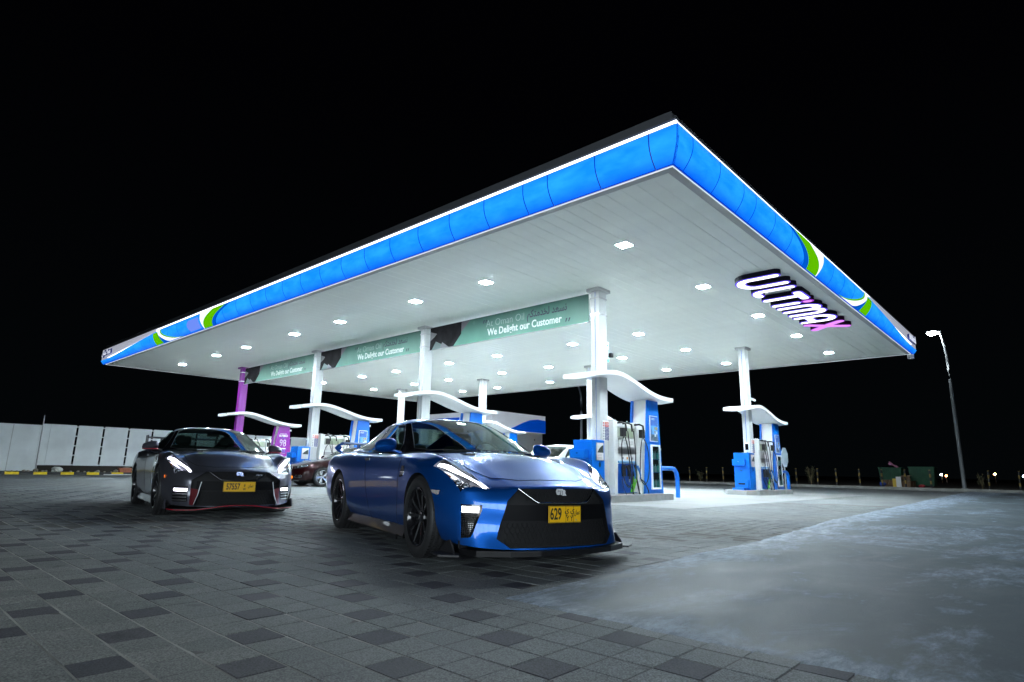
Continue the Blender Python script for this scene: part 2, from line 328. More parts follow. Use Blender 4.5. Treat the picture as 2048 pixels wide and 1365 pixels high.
def joint_material():
    m = bpy.data.materials.new('joint_sand'); m.use_nodes = True; nt = m.node_tree; N = nt.nodes; L = nt.links; p = N['Principled BSDF']; p.inputs['Roughness'].default_value = .95
    a, b, pos = ab_nodes(nt)
    fj = math_n(nt, 'FRACT', math_n(nt, 'ADD', math_n(nt, 'DIVIDE', math_n(nt, 'SUBTRACT', b, B_0), PITCHP), .5))
    row = math_n(nt, 'LESS_THAN', math_n(nt, 'ABSOLUTE', math_n(nt, 'SUBTRACT', fj, .5)), .05)
    r = N.new('ShaderNodeMapRange'); r.inputs[1].default_value = -2.1; r.inputs[2].default_value = -1.3; L.new(a, r.inputs[0])
    nz = N.new('ShaderNodeTexNoise'); nz.inputs['Scale'].default_value = 1.2; L.new(pos, nz.inputs['Vector'])
    r2 = N.new('ShaderNodeMapRange'); r2.inputs[1].default_value = .35; r2.inputs[2].default_value = .6; r2.inputs[3].default_value = .35; L.new(nz.outputs[0], r2.inputs[0])
    k = math_n(nt, 'MULTIPLY', math_n(nt, 'MULTIPLY', row, r.outputs[0]), r2.outputs[0])
    mx = N.new('ShaderNodeMix'); mx.data_type = 'RGBA'; L.new(k, mx.inputs[0]); mx.inputs[6].default_value = (0.080, 0.078, 0.072, 1); mx.inputs[7].default_value = (0.36, 0.35, 0.31, 1); L.new(mx.outputs[2], p.inputs['Base Color']); MATS['joint_sand'] = m; return m
SANDJ = joint_material()
SOIL = mat('dark_soil', (0.035, 0.03, 0.024), 0.95, noise=0.4, nscale=0.6, bump=0.6, bscale=3)
KERBC = mat('kerb_concrete', (0.27, 0.27, 0.25), 0.85, noise=0.2, nscale=3, bump=0.3)
KERBY = mat('kerb_yellow_paint', (0.85, 0.60, 0.01), 0.6, noise=0.2, nscale=6)
KERBK = mat('kerb_black_paint', (0.03, 0.032, 0.035), 0.6, noise=0.3, nscale=6)

struct(MB().add([(-400, -400, -0.06), (400, -400, -0.06), (400, 600, -0.06), (-400, 600, -0.06)], [(0, 1, 2, 3)]).build('ground', SOIL))
def sheet(name, m, a0, a1, b0, b1, dz, step=1.0, parent=None, edge=None):
    na = max(1, int(abs(a1-a0)/step)); nb = max(1, int(abs(b1-b0)/step)); pts = []
    for i in range(na+1):
        r = []
        for j in range(nb+1):
            a = a0+(a1-a0)*i/na; b = b0+(b1-b0)*j/nb
            if edge: a, b = edge(a, b, i/na, j/nb)
            p = gCF(a, b, dz); r.append(p)
        pts.append(r)
    mb = MB().grid(pts, 0, True); o = mb.build(name, m, parent)
    for pl in o.data.polygons[:1]:
        if pl.normal.z < 0: o.data.flip_normals()
    return o
pavement = struct(sheet('pavement', PAV_F, -26, 36.8, -16, 33, -0.0005 - 0.0045, 1.0))
NEAR = 15.0
# joint bed that shows between the blocks near the camera (lies under the block tops, over the far sheet)
# visible cells
def cam_px(P):
    v = Vector(P) - Vector((0, 0, CAM_H)); d = v.dot(_f)
    if d < 0.05: return None
    return 1024 + F_PX*v.dot(_r2)/d, 682.5 - F_PX*v.dot(_u2)/d, d
def slab_edge(b): 
    t = (b+5.13)/23.3; return -1.30 + 0.28*min(1, max(0, t*3)) + 0.9*max(0, t-0.3)
cells = []
i0 = int((-9-A_0)/PITCHP); i1 = int((16-A_0)/PITCHP); j0 = int((-14-B_0)/PITCHP); j1 = int((9-B_0)/PITCHP)
for i in range(i0, i1):
    for j in range(j0, j1):
        a = A_0+(i+.5)*PITCHP; b = B_0+(j+.5)*PITCHP
        if a > 1.95 and b > 3.75: continue
        if b > -5.0 and a < slab_edge(b)-0.28: continue
        p = CF(a, b, 0); q = cam_px(p)
        if not q or q[2] > NEAR: continue
        if q[0] < -140 or q[0] > 2190 or q[1] > 1365+160: continue
        cells.append((q[2], i, j, a, b))
cells.sort()
def block_geo(dz=0.0, tilt=(0, 0), g=0.0022, ch=0.003):
    h = PITCHP/2 - .0038; k = PITCHP/2 - .0019; t = h-ch; u = k-ch
    top = [(-t, -u), (t, -u), (t, u), (-t, u)]; mid = [(-h, -k), (h, -k), (h, k), (-h, k)]
    vs = [(x, y, dz + x*tilt[0] + y*tilt[1]) for x, y in top] + [(x, y, dz-ch + x*tilt[0] + y*tilt[1]) for x, y in mid] + [(x, y, dz-0.006) for x, y in mid]
    fs = [(0, 1, 2, 3)] + [(4+k, 4+(k+1) % 4, (k+1) % 4, k) for k in range(4)] + [(8+k, 8+(k+1) % 4, 4+(k+1) % 4, 4+k) for k in range(4)]
    return vs, fs
vs, fs = block_geo()
pm = {}
for dk, mm in ((False, PAV_L), (True, PAV_D)):
    mb = MB(); mb.add(vs, fs); pm[dk] = mb.mesh('paver', mm)
seen = [c for c in cells if c[0] > 0.8]
from itertools import islice
big = []
for c in cells:
    q = cam_px(CF(c[3], c[4], 0))
    if -20 < q[0] < 2068 and q[1] < 1385 and len(big) < 300: big.append(c)
bigset = {(c[1], c[2]) for c in big}
rest = MB()
for d, i, j, a, b in cells:
    dk = is_dark(i, j) and b < -2.4
    p = gCF(a, b); dz = random.uniform(-0.0012, 0.0017)+0.0027; tl = (random.uniform(-.008, .008), random.uniform(-.008, .008))
    if (i, j) in bigset:
        o = bpy.data.objects.new('paver', pm[dk]); link(o, pavement); o.location = (p.x, p.y, p.z+dz); o.rotation_euler = (tl[0], tl[1], TH+random.uniform(-.006, .006))
    else:
        v2, f2 = block_geo(dz, tl); M = Matrix.Translation(p) @ Matrix.Rotation(TH, 4, 'Z'); rest.add(v2, f2, 1 if dk else 0, False, M)
o = rest.build('paver_field', [PAV_L, PAV_D], pavement, fix=False); o['kind'] = 'stuff'
# sand in the joints
jb = MB(); pts = []
for i in range(61):
    pts.append([gCF(-10+26*i/60, -15+24*j/60, -0.0025) for j in range(61)])
# only where blocks were laid: cells of a coarse grid
fsj = MB(); cellset = {(int((c[3]+20)/0.8), int((c[4]+20)/0.8)) for c in cells}
for (ci, cj) in cellset:
    a0 = ci*0.8-20; b0 = cj*0.8-20
    fsj.add([gCF(a0, b0, 0.0008), gCF(a0, b0+.8, 0.0008), gCF(a0+.8, b0+.8, 0.0008), gCF(a0+.8, b0, 0.0008)], [(0, 1, 2, 3)])
o = fsj.build('joint_sand', SANDJ, pavement, fix=True); o['kind'] = 'stuff'
for pl in o.data.polygons[:1]:
    if pl.normal.z < 0: o.data.flip_normals()

# cast concrete drive at the right: bays with open joints
drive = bpy.data.objects.new('concrete_drive', None); COL.objects.link(drive); struct(drive)
rj = random.Random(3)
def ragged(n, amp, step):
    out = [0.0]
    for k in range(n): out.append(out[-1]*0.8 + rj.uniform(-amp, amp))
    return out
RA = ragged(2000, 0.012, 1)
for k, (b0, b1) in enumerate(((-5.13, 0.86), (0.885, 7.35), (7.375, 14.0), (14.012, 21.5), (21.512, 33.0))):
    nb = max(8, int((b1-b0)/0.05)) if b1 < 8 else 60; mb = MB(); rows = []
    for j in range(nb+1):
        b = b0+(b1-b0)*j/nb; a_top = slab_edge(b)+RA[(k*400+j) % 1900]*1.0
        r = []
        for i, t in enumerate(([0, 0.006]+[.04*q+.04 for q in range(150)]+[7, 9, 24]) if k == 0 else (0, 0.006, 0.1, 0.3, 0.7, 1.5, 4, 9, 24)):
            a = a_top - t; bb = b
            if k == 0: bb = b + (RA[(1300+i) % 1900]*0.9 if j == 0 else 0)
            r.append(gCF(a, bb, (0.0056 if t > 0 else -0.004) - (0.006 if (k == 0 and j == 0) else 0)))
        rows.append(r)
    mb.grid(rows, 0, True)
    o = mb.build('slab_bay', SLAB, drive)
    if sum(p.normal.z for p in o.data.polygons) < 0: o.data.flip_normals()
apr = bpy.data.objects.new('island_apron', None); COL.objects.link(apr); struct(apr)
for a0, a1 in ((1.9, 9.0), (9.01, 16.0), (16.01, 23.0), (23.01, 30.0)):
    for b0, b1 in ((3.75, 9.7), (9.71, 19.2)):
        sheet('slab_bay', APRON, a0, a1, b0, b1, 0.004, 1.0, apr)

# ---------------------------------------------------------------- kerbs
def kerb_run(name, label, p0, p1, seg, w, h, mats, group=None, base=0.055):
    root = bpy.data.objects.new(name, None); COL.objects.link(root); struct(root)
    p0 = Vector(p0); p1 = Vector(p1); d = (p1-p0); n = int(d.length/seg); d.normalize(); ang = atan2(d.y, d.x)
    ms = []
    for m in mats:
        mb = MB(); mb.prism([(0, -0.1), (w, -0.1), (w, h), (0.03, h), (0, h-0.03)], 'x', 0.006, seg-0.006); ms.append(mb.mesh('kerb_block', m))
        bm = bmesh.new(); bm.from_mesh(ms[-1]); bmesh.ops.recalc_face_normals(bm, faces=bm.faces); bm.to_mesh(ms[-1]); bm.free()
    for k in range(n):
        o = bpy.data.objects.new('kerb_block', ms[k % len(ms)]); link(o, root); p = p0+d*seg*k
        o.location = (p.x, p.y, base + random.uniform(-.004, .004)); o.rotation_euler = (0, 0, ang + random.uniform(-.004, .004))
    return root
a = CF(36.8, -2.17-0.6*14); b = CF(36.8, 24)
kerb_run('painted_kerb', None, a, b, 0.6, 0.3, 0.14, [KERBY, KERBK])
a = CF(36.8, 33.0); b = CF(-22, 33.0)
kerb_run('boundary_kerb', None, a, b, 1.0, 0.25, 0.15, [KERBC])
struct(MB().add([CF(36.5, 33.1, 0.16), CF(-40, 33.1, 0.16), CF(-40, 90, 0.16), CF(36.5, 90, 0.16)], [(0, 1, 2, 3)]).build('verge', SOIL))
struct(MB().add([CF(37.0, -20, 0.17), CF(37.0, 33, 0.17), CF(60, 33, 0.17), CF(60, -20, 0.17)], [(0, 1, 2, 3)]).build('verge', SOIL))
# ================================================================ CANOPY (local x = b, y = a, z up)
LA, LB, HC = 30.4, 19.35, 5.47
GLOWB = glow_panel('backlit_blue', (0.006, 0.25, 1.0), (0.02, 0.36, 1.0), FASCIA_E*1.15, 1.6, (1, 1, 3))
def _tube_falloff(m, zc, hw):
    # the lamps run along the middle of the box, so the acrylic is brightest there
    nt = m.node_tree; N = nt.nodes; L = nt.links; p = N['Principled BSDF']; lk = p.inputs['Emission Color'].links[0].from_socket
    tc = N.new('ShaderNodeTexCoord'); s = N.new('ShaderNodeSeparateXYZ'); L.new(tc.outputs['Object'], s.inputs[0])
    d = math_n(nt, 'ABSOLUTE', math_n(nt, 'DIVIDE', math_n(nt, 'SUBTRACT', s.outputs['Z'], zc), hw))
    k = math_n(nt, 'MINIMUM', math_n(nt, 'POWER', d, 2.5), 1.0)
    mx = N.new('ShaderNodeMix'); mx.data_type = 'RGBA'; L.new(k, mx.inputs[0]); L.new(lk, mx.inputs[6]); mx.inputs[7].default_value = (0.0, 0.075, 0.72, 1); L.new(mx.outputs[2], p.inputs['Emission Color'])
_tube_falloff(GLOWB, 5.80, 0.33)
GLOWB2 = emit('backlit_blue_edge', (0.0, 0.05, 0.62), FASCIA_E)
GLOWG = emit('backlit_green', (0.12, 0.52, 0.0), FASCIA_E)
GLOWW = emit('backlit_white', (0.85, 0.9, 1.0), 1.3)
GLOWP = emit('backlit_lilac', (0.16, 0.28, 0.95), FASCIA_E)
GLOWD = emit('backlit_mid_blue', (0.0, 0.10, 0.62), FASCIA_E)
TUBEW = emit('white_light_line', (0.9, 0.95, 1.0), 3.0)
SOFFIT = mat('soffit_plank', (0.82, 0.85, 0.79), 0.42, noise=0.04, nscale=1.5, rnoise=0.1)
TRIM = mat('grey_trim', (0.42, 0.43, 0.43), 0.5)
ROOFG = mat('roof_upstand', (0.10, 0.105, 0.115), 0.5)
SIGNW = mat('white_sign_panel', (0.55, 0.56, 0.62), 0.35, emis=(0.80, 0.84, 1.0), es=0.42)
canopy = thing('station_canopy', 'huge flat white canopy with glowing blue fascia over the fuel islands', 'canopy', (N0.x, N0.y, 0), TH)

# soffit planks: 100 across, each in three lengths
PW = (LA-0.3)/100
cuts = [0.16, 5.9, 12.5, LB-0.16]
for k in range(3):
    L0 = cuts[k+1]-cuts[k]-0.004; mb = MB(); h = PW/2-0.002
    mb.prism([(-h, 0.004), (-h+0.006, 0), (h-0.006, 0), (h, 0.004), (h, 0.03), (-h, 0.03)], 'x', -L0/2, L0/2)
    me = mb.mesh('ceiling_plank', SOFFIT)
    bm = bmesh.new(); bm.from_mesh(me); bmesh.ops.recalc_face_normals(bm, faces=bm.faces); bm.to_mesh(me); bm.free()
    for i in range(100):
        o = bpy.data.objects.new('ceiling_plank', me); link(o, canopy)
        o.location = ((cuts[k]+cuts[k+1])/2, 0.15+PW*(i+.5), HC+random.uniform(-.0015, .0015)); o.rotation_euler = (random.uniform(-.004, .004), 0, 0)
MB().box(0.1, LB-0.1, 0.1, LA-0.1, HC+0.035, HC+0.5).build('roof_deck', ROOFG, canopy)
MB().box(0.14, LB-.1, 0.14, LA-.1, HC+0.5, 6.41).build('roof_upstand', ROOFG, canopy)
# grey angle around the soffit
mb = MB()
for (x0, x1, y0, y1) in ((0, LB, 0, .15), (0, LB, LA-.15, LA), (0, .15, .15, LA-.15), (LB-.15, LB, .15, LA-.15)): mb.box(x0, x1, y0, y1, HC-0.002, HC+0.05)
mb.build('soffit_edge_trim', TRIM, canopy)
mb = MB()
mb.box(-0.012, LB+.01, -0.012, 0.0, HC-0.012, HC+.006); mb.box(-0.012, 0.0, 0, LA, HC-0.012, HC+.006); mb.box(LB, LB+.03, 0, LA, HC-0.01, HC+.03); mb.box(0, LB, LA, LA+.03, HC-0.01, HC+.03)
mb.build('edge_light_line', emit('edge_line', (0.8, 0.9, 1.0), 1.0), canopy)

# fascia profile: h 0 (bottom) .. 1 (top) -> (outward, z)
def prof(h):
    z = 5.485 + 0.535*h
    o = 0.235*sin(min(1.0, h*1.25+0.08)*pi/2)**0.8
    return o, z
def fascia(side, s, h, off=0.0):
    # s = distance from the near corner
    o, z = prof(h); o += off
    if side == 0: return Vector((-o, max(s, -o) if s <= 0.001 else s, z))      # long edge: x = -o (b<0), y = a
    return Vector((max(s, -o) if s <= 0.001 else s, -o, z))
def FP(side, s, h, off=0.0):
    o, z = prof(h); o += off
    s2 = s if s > 0.0 else -o    # mitre at the near corner
    return Vector((-o, s2, z)) if side == 0 else Vector((s2, -o, z))
LEN = (LA+0.25, LB+0.3)
def taper(side, s):
    e = LEN[side]-s
    if e > 8.3: return 1.0
    t = max(0, min(1, (e-1.2)/7.1)); return 0.30 + 0.70*t**1.25
def strip(side, sl, sr, h0, h1, off, m, name, n=10, ns=1):
    mb = MB(); pts = []
    for i in range(n+1):
        h = h0+(h1-h0)*i/n; a = sl(h); b = sr(h)
        pts.append([FP(side, a+(b-a)*k/ns, h, off) for k in range(ns+1)])
    mb.grid(pts, 0, True); return mb.build(name, m, canopy, fix=False)
for side in (0, 1):
    # blue acrylic panels with dark seams
    s = 0.0; k = 0; edges = [0.0, 0.27, 1.3, 2.33, 2.92, 3.95, 4.98]
    while edges[-1] < LEN[side]-1.3: edges.append(edges[-1]+1.03)
    edges.append(LEN[side])
    for i in range(len(edges)-1):
        a, b = edges[i], edges[i+1]; g = 0.010; ns = 6; mb = MB(); pts = []
        for q in range(9):
            row = []
            for j in range(ns+1):
                s = a+g+(b-a-2*g)*j/ns
                if a == 0 and j == 0: s = 0.0
                hh = q/8*taper(side, s); row.append(FP(side, s, hh, 0.0))
            pts.append(row)
        mb.grid(pts, 0, True)
        # returns so that a panel has thickness
        for row in (pts[0], pts[-1]):
            mb.grid([row, [p+Vector((0.03 if side == 0 else 0, 0 if side == 0 else 0.03, 0)) for p in row]], 1, False)
        for cix in (0, -1):
            colp = [r[cix] for r in pts]; mb.grid([colp, [p+Vector((0.03 if side == 0 else 0, 0 if side == 0 else 0.03, 0)) for p in colp]], 1, False)
        mb.build('fascia_panel', [GLOWB, GLOWB2], canopy, fix=False)
    # darker lip where the acrylic tucks under
    E = lambda e: LEN[side]-e
    off = 0.005
    cv = lambda e0, e1, p=1.0: (lambda h: E(e0+(e1-e0)*h**p))
    # green sweep, white crescent, lilac field, rounded blue end with green rim, white swoosh, second green
    # (e measured from the far end of the fascia, h from bottom to top)
    g_r = lambda h: E(13.25+1.35*h**1.7)             # border towards the near corner
    g_l = lambda h: E(12.55+0.95*h**2.0)
    strip(side, g_r, g_l, 0, 1, off, GLOWG, 'green_sweep', 14, 3)
    strip(side, lambda h: E(13.55+1.45*h**1.6), g_r, 0, 1, off*0.6, GLOWD, 'mid_blue_sweep', 14, 3)
    strip(side, g_l, lambda h: E(12.5-0.10*h), 0.0, 1, off, GLOWW, 'white_crescent', 14, 3)
    if side == 0:
        strip(side, lambda h: E(12.35-0.1*h), lambda h: E(11.2-0.6*(1-h)**2*0+0.55*(h-0.45)**2*2), 0.08, 0.80, off, GLOWP, 'lilac_field', 10, 3)
    rim = lambda h, r: E(9.9-1.55*(h**0.45)*1.0 - r) if True else 0
    curve = lambda h: 10.6-2.15*sin(min(1, h)*pi/2)**0.55
    strip(side, lambda h: E(curve(h)), lambda h: E(curve(h)-0.28*(1-h*0.7)), 0, 1, off, GLOWG, 'green_rim', 16, 2)
    sw_l = lambda h: E(curve(h)-0.28*(1-h*0.7))
    sw_r = lambda h: E(9.15-1.25*h**0.6)
    strip(side, sw_l, lambda h: max(sw_l(h)+0.02, sw_r(h)), 0, 1, off, GLOWW, 'white_swoosh', 16, 3)
    strip(side, lambda h: max(sw_l(h)+0.02, sw_r(h)), lambda h: E(8.35-0.35*h), 0, 0.86, off, GLOWD, 'mid_blue_sweep', 12, 2)
    strip(side, lambda h: E(8.45-0.4*h), lambda h: E(7.65-0.1*h), 0, 0.86, off*1.5, GLOWG, 'green_band', 12, 2)
    # white sign panel above the taper
    mb = MB(); pts = []
    N_ = 30
    s0 = LEN[side]-8.0; s1 = LEN[side]-0.06
    for q in range(7):
        row = []
        for j in range(N_+1):
            s = s0+(s1-s0)*j/N_; z0 = prof(taper(side, s))[1]+0.01; z1 = 6.17; z = z0+(z1-z0)*q/6
            o_ = 0.16
            row.append(Vector((-o_, s, z)) if side == 0 else Vector((s, -o_, z)))
        pts.append(row)
    mb.grid(pts, 0, True); mb.build('sign_panel', SIGNW, canopy, fix=False)
    # light line along the top edge of the blue band where it tapers
    path = []
    for j in range(33):
        s = LEN[side]-8.2+6.9*j/32; h = taper(side, s); o_, z = prof(h); path.append((-0.2, s, z+0.012) if side == 0 else (s, -0.2, z+0.012))
    MB().tube(path, 0.014, 6).build('taper_light_line', emit('taper_glow', (0.75, 0.82, 1.0), 5.0), canopy)
    # white band above the blue
    s1 = LEN[side]-7.9
    mb = MB(); pr = [(0.245, 6.022), (0.245, 6.028), (0.19, 6.115), (0.15, 6.13)]
    pts = []
    for (o_, z) in pr:
        pts.append([Vector((-o_, (-o_ if s == 0 else s), z)) if side == 0 else Vector(((-o_ if s == 0 else s), -o_, z)) for s in (0, 4, 8, 12, s1)])
    if side == 1: pts = [[Vector((p.x, p.y, 6.022+(p.z-6.022)*0.55)) for p in r] for r in pts]
    mb.grid(pts, 0, False); mb.build('white_light_band', TUBEW, canopy, fix=False)
    mb = MB(); pr = [(0.16, 6.17), (0.10, 6.19), (0.02, 6.42), (-0.15, 6.42)]; pts = []
    for (o_, z) in pr: pts.append([Vector((-o_, (-o_ if s == 0 else s), z)) if side == 0 else Vector(((-o_ if s == 0 else s), -o_, z)) for s in (0, 8, 16, LEN[side])])
    mb.grid(pts, 0, False); mb.build('coping', ROOFG, canopy, fix=False)
    # end cap
    e = LEN[side]; poly = [prof(q/8*0.30) for q in range(9)]
    if side == 0: MB().prism([(-o_, z) for o_, z in poly]+[(0, poly[-1][1]), (0, 5.485)], 'y', e-0.02, e+0.03).build('fascia_end', GLOWB, canopy)
    else: MB().prism([(-o_, z) for o_, z in poly]+[(0, poly[-1][1]), (0, 5.485)], 'x', e-0.02, e+0.03).build('fascia_end', GLOWB, canopy)
# far sides of the fascia
MB().box(LB, LB+.12, 0, LA, 5.49, 6.02).build('fascia_panel', GLOWB2, canopy)
MB().box(0, LB, LA, LA+.12, 5.49, 6.02).build('fascia_panel', GLOWB2, canopy)
MB().box(LB+.02, LB+.14, -0.1, 0.12, 5.28, 5.46).build('corner_bracket', STEEL, canopy)
# names on the two end panels
LETB = mat('sign_letter_blue', (0.02, 0.05, 0.35), 0.3)
LETW = emit('sign_letter_face', (0.8, 0.86, 1.0), 1.1)
lettering(AR_OILOMAN, 0.36, LETB, canopy, (-0.20, LEN[0]-1.02, 5.95), (0, -1, 0), (0, 0, 1), 0.03, 0.012, 0.95)
lettering(AR_OILOMAN, 0.36, LETW, canopy, (-0.235, LEN[0]-1.0, 5.955), (0, -1, 0), (0, 0, 1), 0.002, 0.0, 0.95)
lettering('omanoil', 0.42, LETB, canopy, (LEN[1]-1.05, -0.20, 5.93), (1, 0, 0), (0, 0, 1), 0.03, 0.014, 0.95)
lettering('omanoil', 0.42, LETW, canopy, (LEN[1]-1.03, -0.235, 5.935), (1, 0, 0), (0, 0, 1), 0.002, 0.0, 0.95)

# ---------------------------------------------------------------- downlights
LED = emit('led_panel', (0.80, 0.93, 1.0), LAMP_E)
LX = [2.37, 9.9, 13.4, 17.2]; LY = [2.35, 6.45, 9.3, 13.25, 16.25, 20.2, 23.15, 27.1]
spots = [(b, a) for a in LY for b in LX] + [(6.15, 2.35)]
spots.sort(key=lambda t: (t[1], t[0]))
mb = MB(); mb.box(-.145, .145, -.145, .145, -0.015, 0.0); dl_f = mb.mesh('lamp_frame', WHITE)
mb = MB(); mb.box(-.125, .125, -.125, .125, -.0168, -.0152); dl_p = mb.mesh('led_panel', LED)
for me in (dl_f, dl_p):
    bm = bmesh.new(); bm.from_mesh(me); bmesh.ops.recalc_face_normals(bm, faces=bm.faces); bm.to_mesh(me); bm.free()
ordn = ['first', 'second', 'third', 'fourth', 'fifth', 'sixth', 'seventh', 'last']
rown = {2.37: 'the row before the banners', 9.9: 'the first row behind the banners', 13.4: 'the second row behind the banners', 17.2: 'the rearmost row', 6.15: ''}
for b, a in spots:
    q = cam_px(CF(a, b, HC))
    if b == 6.15: lab = 'square ceiling downlight between the ULTIMAX sign and the front column'
    else: lab = 'square downlight, %s from the right in %s' % (ordn[LY.index(a)], rown[b])
    t = thing('ceiling_downlight', lab, 'ceiling light', CF(a, b, HC-0.004), TH, 'downlights set in the canopy ceiling')
    mobj('lamp_frame', dl_f, t); mobj('led_panel', dl_p, t)

# ---------------------------------------------------------------- ULTIMAX sign hanging under the soffit
sg = thing('ceiling_sign', 'glowing ULTIMAX letters with a pink X under the canopy ceiling', 'sign', CF(0, 0, 0), TH)
SGB = mat('sign_return_navy', (0.003, 0.003, 0.012), 0.7, spec=.15); SGBP = mat('sign_return_plum', (0.02, 0.001, 0.02), 0.7, spec=.15)
SGV = emit('sign_edge_violet', (0.16, 0.10, 0.95), 1.0); SGW = emit('sign_face_white', (0.95, 0.96, 1.0), 2.2); SGP = emit('sign_face_pink', (0.80, 0.28, 1.0), 1.15); SGPE = emit('sign_edge_pink', (0.35, 0.05, 0.6), 1.0)
def capsule_outline(path, r, n=10):
    # outline of a stroke with round ends; path: 2D points, dense
    P = [Vector(p) for p in path]; L = []; R = []
    for i, p in enumerate(P):
        d = (P[min(i+1, len(P)-1)]-P[max(i-1, 0)]).normalized(); nrm = Vector((-d.y, d.x)); L.append(p+nrm*r); R.append(p-nrm*r)
    d1 = (P[-1]-P[-2]).normalized(); a1 = atan2(d1.y, d1.x); d0 = (P[1]-P[0]).normalized(); a0 = atan2(d0.y, d0.x)
    capE = [P[-1]+Vector((cos(a1+pi/2-pi*k/n), sin(a1+pi/2-pi*k/n)))*r for k in range(1, n)]
    capS = [P[0]+Vector((cos(a0-pi/2-pi*k/n), sin(a0-pi/2-pi*k/n)))*r for k in range(1, n)]
    return P, L, R, capE, capS
def stroke(mb, path, r, z0, z1, mi):
    P, L, R, cE, cS = capsule_outline(path, r); n = len(P)
    vs = [(p.x, p.y) for p in L]+[(p.x, p.y) for p in R]
    fs = [(i, i+1, n+i+1, n+i) for i in range(n-1)]
    base = len(vs); vs += [(p.x, p.y) for p in cE]; fe = (n-1,)+tuple(base+k for k in range(len(cE)))+(2*n-1,)
    b2 = len(vs); vs += [(p.x, p.y) for p in cS]; fs2 = (n,)+tuple(b2+k for k in range(len(cS)))+(0,)
    fs += [fe, fs2]
    nn = len(vs); V = [(x, y, z1) for x, y in vs]+[(x, y, z0) for x, y in vs]
    F = [f for f in fs]+[tuple(i+nn for i in f[::-1]) for f in fs]
    ring = list(range(n))+[base+k for k in range(len(cE))]+[2*n-1-k for k in range(n)]+[b2+k for k in range(len(cS))]
    F += [(ring[k], ring[(k+1) % len(ring)], ring[(k+1) % len(ring)]+nn, ring[k]+nn) for k in range(len(ring))]
    mb.add(V, F, mi)
def arcpts(cx, cy, rx, ry, t0, t1, n=14): return [(cx+rx*cos(radians(t0+(t1-t0)*k/n)), cy+ry*sin(radians(t0+(t1-t0)*k/n))) for k in range(n+1)]
def line(p, q, n=4): return [(p[0]+(q[0]-p[0])*k/n, p[1]+(q[1]-p[1])*k/n) for k in range(n+1)]
# letters in a 2D frame: u along the word, v up (0..1)
LET = {
 'U': [line((.0, 1), (.0, .36))[:-1]+arcpts(.31, .34, .31, .30, 180, 360)+line((.62, .36), (.62, 1))[1:]],
 'L': [line((.0, 1), (.0, .30))[:-1]+arcpts(.22, .26, .22, .22, 180, 270, 10)+line((.22, .04), (.36, .04))[1:]],
 'T': [line((.28, .04), (.28, .94)), line((.0, .96), (.56, .96))],
 'i': [line((.0, .04), (.0, .62))],
 'M': [line((.0, .04), (.0, .66))[:-1]+arcpts(.22, .68, .22, .28, 180, 0)+line((.44, .66), (.44, .04))[1:], arcpts(.66, .68, .22, .28, 180, 0)+line((.88, .66), (.88, .04))[1:]],
 'A': [line((.0, .04), (.0, .62))[:-1]+arcpts(.30, .64, .30, .32, 180, 0)+line((.60, .62), (.60, .04))[1:], line((.0, .34), (.60, .34))],
 'X': [line((.0, .02), (.22, .30))[:-1]+line((.22, .30), (.50, .66))[:-1]+line((.50, .66), (.70, .98)), line((.70, .02), (.48, .30))[:-1]+line((.48, .30), (.20, .66))[:-1]+line((.20, .66), (.0, .98))]}
word = [('U', 5.99), ('L', 7.11), ('T', 7.72), ('i', 8.70), ('M', 9.11), ('A', 10.48), ('X', 11.54)]
ZB = 5.345
for ch, b0 in word:
    pink = ch == 'X'
    m0, m1, m2 = (SGBP, SGPE, SGP) if pink else (SGB, SGV, SGW)
    for q, path in enumerate(LET[ch]):
        pp = [(b0+u*1.10, 1.47-v*0.94) for u, v in path]; e = 0.002*q
        mb = MB(); stroke(mb, pp, 0.135, ZB, 5.46, 0)
        mb.build('letter_return', m0, sg)
        mb = MB(); stroke(mb, pp, 0.133, ZB-0.012-e, ZB-0.004-e, 0); mb.build('letter_edge', m1, sg)
        mb = MB(); stroke(mb, pp, 0.125 if pink else 0.092, ZB-0.022-e, ZB-0.016-e, 0); mb.build('letter_face', m2, sg)
    if ch == 'i':
        for nm, r_, m_, z0, z1 in (('letter_return', .15, SGBP, ZB, 5.46), ('letter_edge', .147, SGPE, ZB-.012, ZB-.004), ('letter_face', .10, SGP, ZB-.022, ZB-.016)):
            mb = MB(); stroke(mb, [(b0, 0.62), (b0, 0.60)], r_, z0, z1, 0); mb.build(nm, m_, sg)
# ================================================================ COLUMNS, ISLANDS, BANNERS
AX = [4.63, 11.63, 18.6, 25.62]; BX = [4.76, 14.44]
GZ = 0.055
def fixn(me):
    bm = bmesh.new(); bm.from_mesh(me); bmesh.ops.recalc_face_normals(bm, faces=bm.faces); bm.to_mesh(me); bm.free(); return me
def make_column(label, group, purple=False, clamps=False):
    m = PURPLE if purple else WHITE2
    t = thing('canopy_column', label, 'column', (0, 0, 0), TH, group)
    # four cladding sheets with recessed blue joints
    mb = MB(); mb.box(-.15, .15, -.105, .105, 0.0, 5.33); mb.build('core', PURPLE if purple else BLUEP, t)
    for (x0, x1, y0, y1) in ((-.172, -.03, -.125, -.012), (-.172, -.03, .012, .125), (-.03, .172, -.125, -.012), (-.03, .172, .012, .125)):
        MB().box(x0+(.0 if x0 < -.1 else .0), x1, y0, y1, 0.02, 5.345).build('cladding_sheet', m, t, bevel=0.006)
    MB().prism([(-.27, -.2), (-.2, -.22), (.2, -.22), (.27, -.2), (.27, .2), (.2, .22), (-.2, .22), (-.27, .2)], 'z', 5.34, 5.412).build('cap_plate', m if purple else TRIM, t, bevel=0.01)
    if clamps:
        for z in (5.16, 4.72): MB().box(-.185, .185, -.138, .138, z-.02, z+.02).build('clamp_band', STEEL if not purple else WHITE, t)
    return t
cg = 'columns that hold up the canopy'
